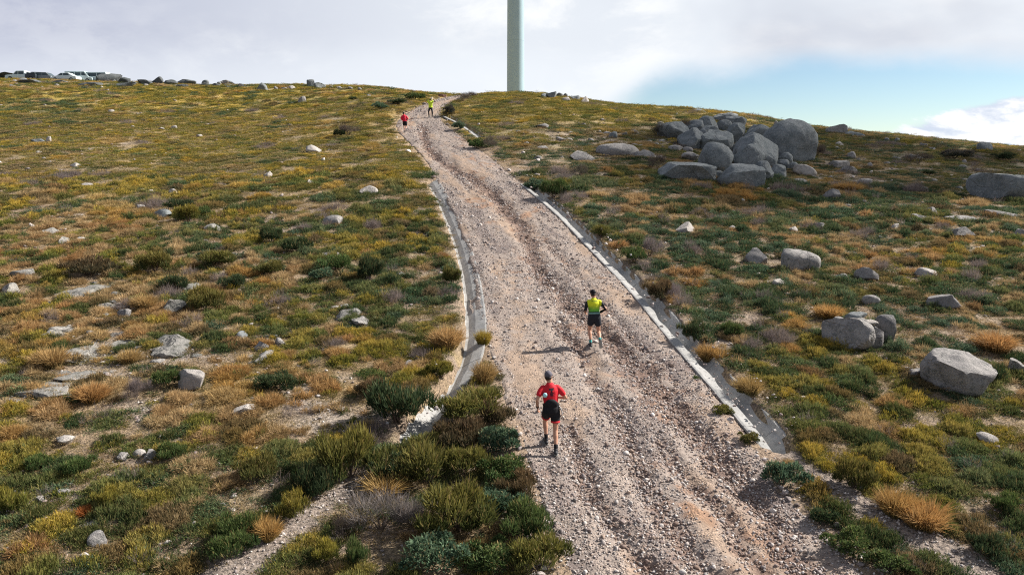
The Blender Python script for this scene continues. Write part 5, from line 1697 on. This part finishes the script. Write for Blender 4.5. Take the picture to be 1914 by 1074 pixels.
# near runner in red
fl, fr = track_pt(1021, 829), track_pt(1039, 850)
root = (fl + fr) / 2; yaw = heading_at(root.x, root.y) * .5
L_, R_ = local(fl, root, yaw), local(fr, root, yaw)
red = zone_mat('red_shirt', (.62, .018, .030), [(-.055, .050, 1.315, 1.365, (.03, .02, .025), .05), (-.03, .045, 1.20, 1.27, (.10, .01, .02), .05), (-.02, .02, 1.27, 1.315, (.05, .02, .025), .03)])
blk = plain('black_shorts', (.010, .010, .013), .75, .25)
beltm = zone_mat('race_belt', (.012, .012, .014), [(-.10, -.045, .98, 1.015, (.7, .7, .7), .02), (.03, .085, .975, 1.012, (.7, .7, .72), .02), (-.02, .01, .985, 1.0, (.6, .6, .6), .02)])
pz = .90
pose = dict(pelvis=(.0, .05, pz), neck=(-.02, .17, 1.42), head=(-.05, .215, 1.565), look=(0, 1, -.18),
            ankle_l=(L_.x, L_.y, L_.z + .095), ankle_r=(R_.x, R_.y, R_.z + .105), toe_r=(.12, 1, -.12), toe_l=(-.15, 1, .15),
            wrist_l=(-.285, .12, .905), epole_l=(-.5, -1, 0), wrist_r=(.205, .33, 1.06), epole_r=(.8, -1, -.1), thumb_r=(-.3, 0, 1), palm_r=(-1, .2, 0), hdir_r=(-.1, .1, 0))
t1, g, arms, legs, Ph, at1 = person('runner in red shirt and black shorts jogging up the track, nearest', root, yaw, pose,
                        dict(top=red, bottom=blk, hem=plain('red_hem', (.55, .02, .03), .75), cap=plain('grey_cap', (.10, .095, .12), .8), brim=True, sock=M_BLACK, belt=beltm, sleeve=.62, short=.50))


def child(name, shapes, m, parent, lab=None, v=None):
    me = fuse(shapes, v); me.materials.append(m); me.polygons.foreach_set('use_smooth', np.ones(len(me.polygons), bool)); o = obj(name, me, parent)
    if lab: o['label'] = lab
    return o


wl, el_ = arms['l'][2], arms['l'][1]
child('watch', [tube([wl + (el_ - wl) * .06, wl + (el_ - wl) * .17], [.034, .034], (1, 0, 0), 12)], M_BLACK, t1)
child('pouch', [ellipsoid(at1(.62) + Vector((-.125, -.125, 0)), (.052, .030, .055), 2)], plain('pale_blue_pouch', (.42, .74, .78), .6), t1, 'pale blue pouch on the back')
child('race_bib', [tube([at1(.12) + Vector((.17, -.02, 0)), at1(.0) + Vector((.215, -.03, 0)), at1(-.22) + Vector((.235, -.04, 0))], [(.012, .05), (.010, .06), (.008, .035)], (1, 0, 0), 8)], M_WHITE, t1, 'white race bib flapping at the hip')

child('waist_pack', [ellipsoid(at1(.24) + Vector((0, -.100, 0)), (.145, .055, .115), 3)], blk, t1)

# second runner, yellow-green
fl = track_pt(1104, 648); root = fl.copy() + Vector((.10, .06, 0)); yaw = heading_at(root.x, root.y) * .3
L_ = local(fl, root, yaw)
yg = (.55, .62, .02)
m, t, b = material('yellow_green_top', .7, .25)
P_ = t.node('ShaderNodeTexCoord').outputs['Object']; s_ = t.node('ShaderNodeSeparateXYZ'); t.l.new(P_, s_.inputs[0])
nz = t.math('MULTIPLY', t.math('SUBTRACT', t.noise(P_, 14, 3, .6), .5), .12)
c_ = t.mix(t.step(t.math('ADD', s_.outputs[2], nz), 1.08, 1.28), (.10, .36, .04), (.62, .66, .02))
c_ = t.mix(t.math('GREATER_THAN', t.math('ADD', t.math('ABSOLUTE', s_.outputs[0]), t.math('MULTIPLY', t.math('SUBTRACT', 1.38, s_.outputs[2]),   .13)), .215), c_, (.012, .014, .018))
c_ = t.mix(t.math('MULTIPLY', t.math('GREATER_THAN', s_.outputs[2], 1.345), t.math('MULTIPLY', t.math('LESS_THAN', s_.outputs[2], 1.365), t.math('LESS_THAN', t.math('ABSOLUTE', s_.outputs[0]), .09))), c_, (.15, .22, .03))
t.put(b.inputs['Base Color'], c_); bump(t, b, t.noise(P_, 11, 3, .5), .4, .03)
pose = dict(pelvis=(.0, .03, .90), neck=(-.01, .13, 1.40), head=(-.03, .17, 1.545), look=(-.25, 1, -.15),
            ankle_l=(L_.x, L_.y, L_.z + .095), ankle_r=(.13, -.36, .26), toe_r=(.1, .35, -1), toe_l=(-.1, 1, .08), kpole_r=(.1, 1, -.2),
            wrist_l=(-.235, .20, .97), epole_l=(-.3, -1, 0), wrist_r=(.17, .12, .99), epole_r=(1.0, -.9, -.1), thumb_r=(-.3, 0, 1))
teal = plain('teal_sock', (.03, .30, .28), .7)
t2, g, arms, legs, Ph, at2 = person('runner in yellow and green top with black sleeves on the track, second', root, yaw, pose,
                        dict(top=m, bottom=plain('navy_shorts', (.012, .015, .022), .75), cap=M_BLACK, brim=True, sock=teal, sock_h=.10, belt=plain('pale_belt', (.16, .30, .28), .7), sleeve=.5, short=.50))
for n in 'lr':
    a, e, w_ = arms[n]
    q = .6 if n == 'l' else .85
    child('arm_sleeve', [tube([a + (e - a) * .45, e, e + (w_ - e) * (q if n == 'r' else .0 + .08)], [.050, .044, .040 if n == 'r' else .043], (0, 1, 0), 12)], M_BLACK, t2)

# third runner, red jacket, far up the track
fl, fr = track_pt(756, 249), track_pt(759, 246.5); root = (fl + fr) / 2; yaw = heading_at(root.x, root.y) * .5
pose = dict(pelvis=(-.02, .05, .91), neck=(-.08, .15, 1.42), head=(-.10, .19, 1.56), look=(0, 1, -.1),
            ankle_l=(-.03, .02, .10), ankle_r=(.07, -.30, .28), toe_r=(.0, .3, -1), kpole_r=(.05, 1, -.2),
            wrist_l=(-.22, .20, 1.02), epole_l=(-.4, -1, 0), wrist_r=(.16, .24, 1.04), epole_r=(.5, -1, 0))
t3, *_ = person('runner in red jacket and black shorts high up on the track', root, yaw, pose,
                dict(top=zone_mat('red_jacket', (.62, .02, .05), []), top_name='jacket', jacket=True, sleeve=2, bottom=blk, sock=M_BLACK, sock_h=.06, short=.62), vox=.018)

# photographer in a hi-vis jacket, facing the runners
ft = track_pt(805, 219.5); root = ft; yaw = math.radians(180 + 4)
pose = dict(pelvis=(0, 0, .90), neck=(0, .02, 1.42), head=(0, .05, 1.56), look=(0, 1, -.12),
            ankle_l=(-.14, .03, .095), ankle_r=(.15, -.03, .095), kpole_l=(-.3, 1, 0), kpole_r=(.3, 1, 0),
            wrist_l=(-.085, .23, 1.545), epole_l=(-1.2, .2, -1), wrist_r=(.085, .23, 1.545), epole_r=(1.2, .2, -1), palm_l=(1, 0, 0), palm_r=(-1, 0, 0), thumb_l=(.3, 0, -1), thumb_r=(-.3, 0, -1), hdir_l=(.08, .0, .1), hdir_r=(-.08, 0, .1), curl=.8)
t4, *_ = person('person in bright yellow jacket and dark trousers photographing the runners', root, yaw, pose,
                dict(top=zone_mat('hivis_jacket', (.60, .78, .05), []), top_name='jacket', jacket=True, sleeve=2, bottom=plain('dark_trousers', (.015, .016, .022), .8), bottom_name='trousers', short=2), vox=.018)
# the camera the person holds is a thing of its own
cm = link(bpy.data.objects.new('photo_camera', None)); tag(cm, 'black camera held up to the face of the person in yellow', 'camera')
Rz = Matrix.Rotation(yaw, 3, 'Z'); cm.location = root + Rz @ Vector((0, .225, 1.60)); cm.rotation_euler = (0, 0, yaw)
M_CAM = plain('camera_black', (.015, .015, .016), .45, .5)
bxv = [(x * .07, y * .032, z * .048) for x in (-1, 1) for y in (-1, 1) for z in (-1, 1)]
bxf = [(0, 1, 3, 2), (4, 6, 7, 5), (0, 4, 5, 1), (2, 3, 7, 6), (0, 2, 6, 4), (1, 5, 7, 3)]
obj('camera_body', mesh('camera_body', bxv, bxf, M_CAM, False), cm)
child('lens', [tube([(0, .03, 0), (0, .09, 0), (0, .15, 0)], [.038, .036, .040], (1, 0, 0), 16)], M_CAM, cm)

# ------------------------------------------------------------------ wind turbine
M_TOW = plain('tower_paint', (.33, .46, .54), .55, .25, vary=.03, scale=.5)
ty = 190.0; tx = (963.5 - CX) / F * ty * .995
tz = float(H0(tx, ty))
tw = link(bpy.data.objects.new('wind_turbine', None)); tw.location = (tx, ty, tz - .3); tag(tw, 'tall pale blue-grey wind turbine tower rising behind the crest of the hill', 'wind turbine')
def frustum(r0, r1, z0, z1, n=64):
    V = []; 
    for r, z in ((r0, z0), (r1, z1)):
        V += [(math.cos(i / n * 6.28318) * r, math.sin(i / n * 6.28318) * r, z) for i in range(n)]
    return V, [(i, (i + 1) % n, n + (i + 1) % n, n + i) for i in range(n)] + [tuple(reversed(range(n))), tuple(n + i for i in range(n))]
def tower_section(z0, z1, r0, r1, n=64, m=8):
    V = []; Fc = []
    for q in range(m + 1):
        z = z0 + (z1 - z0) * q / m; r = r0 + (r1 - r0) * q / m
        V += [(math.cos(i / n * 2 * math.pi) * r, math.sin(i / n * 2 * math.pi) * r, z) for i in range(n)]
    for q in range(m): Fc += [(q * n + i, q * n + (i + 1) % n, (q + 1) * n + (i + 1) % n, (q + 1) * n + i) for i in range(n)]
    return mesh('tower_section', V, Fc, M_TOW, True)


for z0, z1, r0, r1 in ((0, 21, 2.20, 2.12), (21, 42, 2.115, 2.0), (42, 63, 1.995, 1.78), (63, 84, 1.775, 1.5)):
    obj('tower_section', tower_section(z0, z1 - .02, r0, r1), tw)
v, f = ellipsoid((0, 1.5, 85.6), (1.9, 5.0, 1.9), 3); child('nacelle', [(v, f)], M_TOW, tw)
child('hub', [ellipsoid((0, -4.2, 85.6), (1.4, 1.6, 1.4), 2)], M_TOW, tw)
for k in range(3):
    a = math.radians(30 + 120 * k); d = Vector((math.sin(a), 0, math.cos(a))); c0 = Vector((0, -4.2, 85.6))
    pr = [(1, .7, .7), (5, 1.3, .45), (12, 1.6, .30), (24, 1.0, .18), (38, .35, .07)]
    child('blade', [tube([c0 + d * q[0] for q in pr], [(q[1], q[2]) for q in pr], (d.z, .35, -d.x), 12)], M_TOW, tw)

# ------------------------------------------------------------------ vehicles parked on the ridge
M_GLASS = plain('car_glass', (.04, .065, .075), .12, .6, vary=.02); M_TYRE = plain('tyre', (.02, .02, .02), .85); M_RIM = plain('rim', (.35, .36, .37), .4, .5)
M_LAMP = plain('head_lamp', (.7, .72, .72), .2, .6)


def paint(name, c):
    m = plain(name, c, .35, .5, vary=.02); return m


def extr(name, prof, w0, m, parent, taper=None, bev=.05):
    """side profile (x, z) given width, y symmetric; taper narrows the upper points"""
    n = len(prof); V = []
    zs = [p[1] for p in prof]; z0, z1 = min(zs), max(zs)
    for s_ in (-1, 1):
        for x, z in prof:
            k = 1 - (taper or 0) * (z - z0) / (z1 - z0 + 1e-6); V.append((x, s_ * w0 / 2 * k, z))
    Fc = [tuple(range(n)), tuple(n + i for i in reversed(range(n)))] + [(i, (i + 1) % n, n + (i + 1) % n, n + i) for i in range(n)]
    me = mesh(name, V, Fc, m, False); bm = bmesh.new(); bm.from_mesh(me); bmesh.ops.recalc_face_normals(bm, faces=bm.faces)
    if bev: bmesh.ops.bevel(bm, geom=list(bm.edges), offset=bev, segments=2, profile=.6, affect='EDGES')
    bm.to_mesh(me); bm.free(); me.polygons.foreach_set('use_smooth', np.ones(len(me.polygons), bool))
    return obj(name, me, parent)


def car(label, cat, name, px, py, D, col, prof, cabin, wins, wheels, width=1.78, flip=False, taper=.16, rot=0.0):
    t = link(bpy.data.objects.new(name, None))
    x = (px - CX) / F * D
    for _ in range(4): z = float(H(x, D)); x = (px - CX) / F * (D * CP - (z - CZ) * SP)
    tag(t, label, cat, 'vehicles parked on the ridge')
    t.location = (x, D, z - .25); t.rotation_euler = (0, 0, (math.pi if flip else 0) + rot)
    m = paint(name + '_paint', col)
    extr('body', prof, width, m, t, .05)
    if cabin:
        extr('cabin', cabin, width * .94, m, t, taper)
        zs = [p[1] for p in cabin]; z0, z1 = min(zs), max(zs)
        for (xa, xb, za, zb, sl0, sl1) in wins:
            for s_ in (-1, 1):
                V = []
                for (xx, zz_) in ((xa, za), (xb, za), (xb + sl1, zb), (xa + sl0, zb)):
                    k = 1 - taper * (zz_ - z0) / (z1 - z0); V.append((xx, s_ * (width * .94 / 2 * k + .006), zz_))
                V += [(v[0], v[1] - s_ * .02, v[2]) for v in V]
                Fc = [(0, 1, 2, 3), (7, 6, 5, 4), (0, 4, 5, 1), (1, 5, 6, 2), (2, 6, 7, 3), (3, 7, 4, 0)]
                me = mesh('window', V, Fc, M_GLASS, False); bm = bmesh.new(); bm.from_mesh(me); bmesh.ops.recalc_face_normals(bm, faces=bm.faces); bm.to_mesh(me); bm.free(); obj('window', me, t)
        # windscreen lies on the front edge of the cabin (first two cabin points)
        (xa, za), (xb, zb) = cabin[0], cabin[1]; dxx, dzz = xb - xa, zb - za; ln = math.hypot(dxx, dzz); nx, nz_ = -dzz / ln * .012, dxx / ln * .012
        V = []
        for q, ww in ((.1, .9), (.9, .9 - taper)):
            for s_ in (-1, 1): V.append((xa + dxx * q + nx, s_ * width * .94 / 2 * ww, za + dzz * q + nz_))
        V += [(v[0] - nx * 2.5, v[1], v[2] - nz_ * 2.5) for v in V]
        me = mesh('windscreen', V, [(0, 1, 3, 2), (4, 6, 7, 5), (0, 4, 5, 1), (2, 3, 7, 6), (0, 2, 6, 4), (1, 5, 7, 3)], M_GLASS, False); obj('windscreen', me, t)
    for (xw, r) in wheels:
        for s_ in (-1, 1):
            w0 = width / 2 - .10
            wh = obj('wheel', fuse([tube([(xw, s_ * w0, r), (xw, s_ * (w0 + .12), r)], [r, r], (1, 0, 0), 20, cap=False)]), t); wh.data.materials.append(M_TYRE)
            rm = obj('rim', fuse([tube([(xw, s_ * (w0 + .06), r), (xw, s_ * (w0 + .135), r)], [r * .6, r * .56], (1, 0, 0), 16, cap=False)]), wh); rm.data.materials.append(M_RIM)
    x0 = min(p[0] for p in prof)
    for s_ in (-1, 1):
        child('headlight', [ellipsoid((x0 + .10, s_ * width * .36, .78), (.10, .16, .09), 2)], M_LAMP, t)
    return t


W = (.56, .66, .66)
pick = car('white double-cab pickup with a dark load bed', 'pickup truck', 'pickup_truck', 45, 145, 128, W,
           [(-2.6, .45), (-2.62, .85), (-2.45, 1.02), (-1.35, 1.12), (.75, 1.12), (.75, .42), (-2.0, .38)],
           [(-1.42, 1.08), (-.72, 1.74), (.62, 1.78), (.78, 1.08)], [(-1.12, -.42, 1.14, 1.62, .42, 0), (-.32, .58, 1.14, 1.62, 0, -.04)], [(-1.72, .40), (1.75, .40)], 1.85)
extr('load_bed', [(.80, .50), (.80, 1.15), (2.55, 1.15), (2.55, .50)], 1.8, paint('bed_dark', (.03, .04, .05)), pick)
extr('load', [(.95, 1.12), (.95, 1.55), (1.5, 1.42), (2.4, 1.48), (2.4, 1.12)], 1.5, paint('load_dark', (.02, .03, .035)), pick, bev=.08)
VAN_P = [(-2.35, .40), (-2.40, .80), (-2.1, 1.05), (2.3, 1.08), (2.36, .42)]
car('grey estate car behind the load bed of the pickup', 'car', 'estate_car', 86, 144, 128.5, (.20, .22, .23),
    [(-2.2, .4), (-2.25, .95), (.9, 1.0), (2.15, .86), (2.25, .42)], [(1.25, .92), (.55, 1.52), (-1.9, 1.60), (-2.2, .94)], [(-.1, .95, 1.02, 1.44, 0, -.42), (-1.05, -.18, 1.02, 1.46, 0, 0), (-1.95, -1.14, 1.02, 1.46, .1, 0)], [(-1.4, .33), (1.4, .33)], 1.75)
car('silver saloon car in front of the vans on the ridge', 'car', 'saloon_car', 124, 147, 126.5, (.62, .70, .70),
    [(-2.15, .36), (-2.2, .72), (-1.15, .92), (1.5, .95), (2.1, .86), (2.15, .38)], [(-1.2, .88), (-.45, 1.40), (.75, 1.42), (1.6, .90)], [(-.92, -.12, .95, 1.32, .50, 0), (-.02, 1.05, .95, 1.32, 0, -.35)], [(-1.35, .31), (1.3, .31)], 1.70)
car('white minibus with a dark band of windows', 'van', 'minibus', 150, 146, 128.5, W,
    [(-2.2, .40), (-2.2, 1.08), (1.75, 1.08), (2.55, .82), (2.6, .42)], [(1.95, 1.02), (1.25, 1.90), (-2.05, 1.92), (-2.2, 1.02)], [(.75, 1.6, 1.18, 1.72, 0, -.42), (-.35, .66, 1.18, 1.72, 0, 0), (-1.25, -.45, 1.18, 1.72, 0, 0), (-2.05, -1.35, 1.18, 1.72, .05, 0)], [(-1.4, .34), (1.75, .34)], 1.9)
car('white van with large side windows, last of the parked row', 'van', 'van', 181, 146, 129, W,
    [(-2.2, .40), (-2.2, 1.08), (2.2, 1.08), (2.25, .42)], [(-2.15, 1.02), (-1.75, 1.88), (2.05, 1.90), (2.2, 1.02)], [(-1.9, -1.0, 1.16, 1.70, .28, 0), (-.88, .45, 1.16, 1.70, 0, 0), (.57, 1.95, 1.16, 1.70, 0, -.06)], [(-1.4, .34), (1.45, .34)], 1.9)

# ------------------------------------------------------------------ unseen cloud, added towards the sun to cast shade over the boulder heap
def cloud_bank():
    m, t, b = material('shade_cloud_white', 1.0, 0.0); b.inputs['Base Color'].default_value = (.9, .9, .92, 1)
    tr = t.node('ShaderNodeBsdfTransparent'); mx = t.node('ShaderNodeMixShader'); mx.inputs[0].default_value = .52
    out = [n for n in t.n if n.type == 'OUTPUT_MATERIAL'][0]; t.l.new(b.outputs[0], mx.inputs[1]); t.l.new(tr.outputs[0], mx.inputs[2]); t.l.new(mx.outputs[0], out.inputs[0])
    S = []; R = random.Random(4); c = Vector((30, 60, 12)) + sdir * 330
    side = Vector((math.cos(SUN_AZ), -math.sin(SUN_AZ), 0))          # across the sun's rays
    fwd = Vector((0, 0, 1)).cross(side)
    for _ in range(60):
        a, r = R.uniform(0, 6.283), R.random() ** .6
        q = c + side * (math.cos(a) * r * 15) + fwd * (math.sin(a) * r * 20) + Vector((0, 0, R.uniform(-2, 4)))
        s_ = R.uniform(3, 6.5) * (1.2 - .6 * r); S.append(ellipsoid(q, (s_, s_, s_ * .6), 2))
    me = fuse(S, 1.2, 1); me.materials.append(m); me.polygons.foreach_set('use_smooth', np.ones(len(me.polygons), bool))
    tag(obj('cloud', me), 'unseen cloud added to shade the boulder heap', kind='stuff')


cloud_bank()
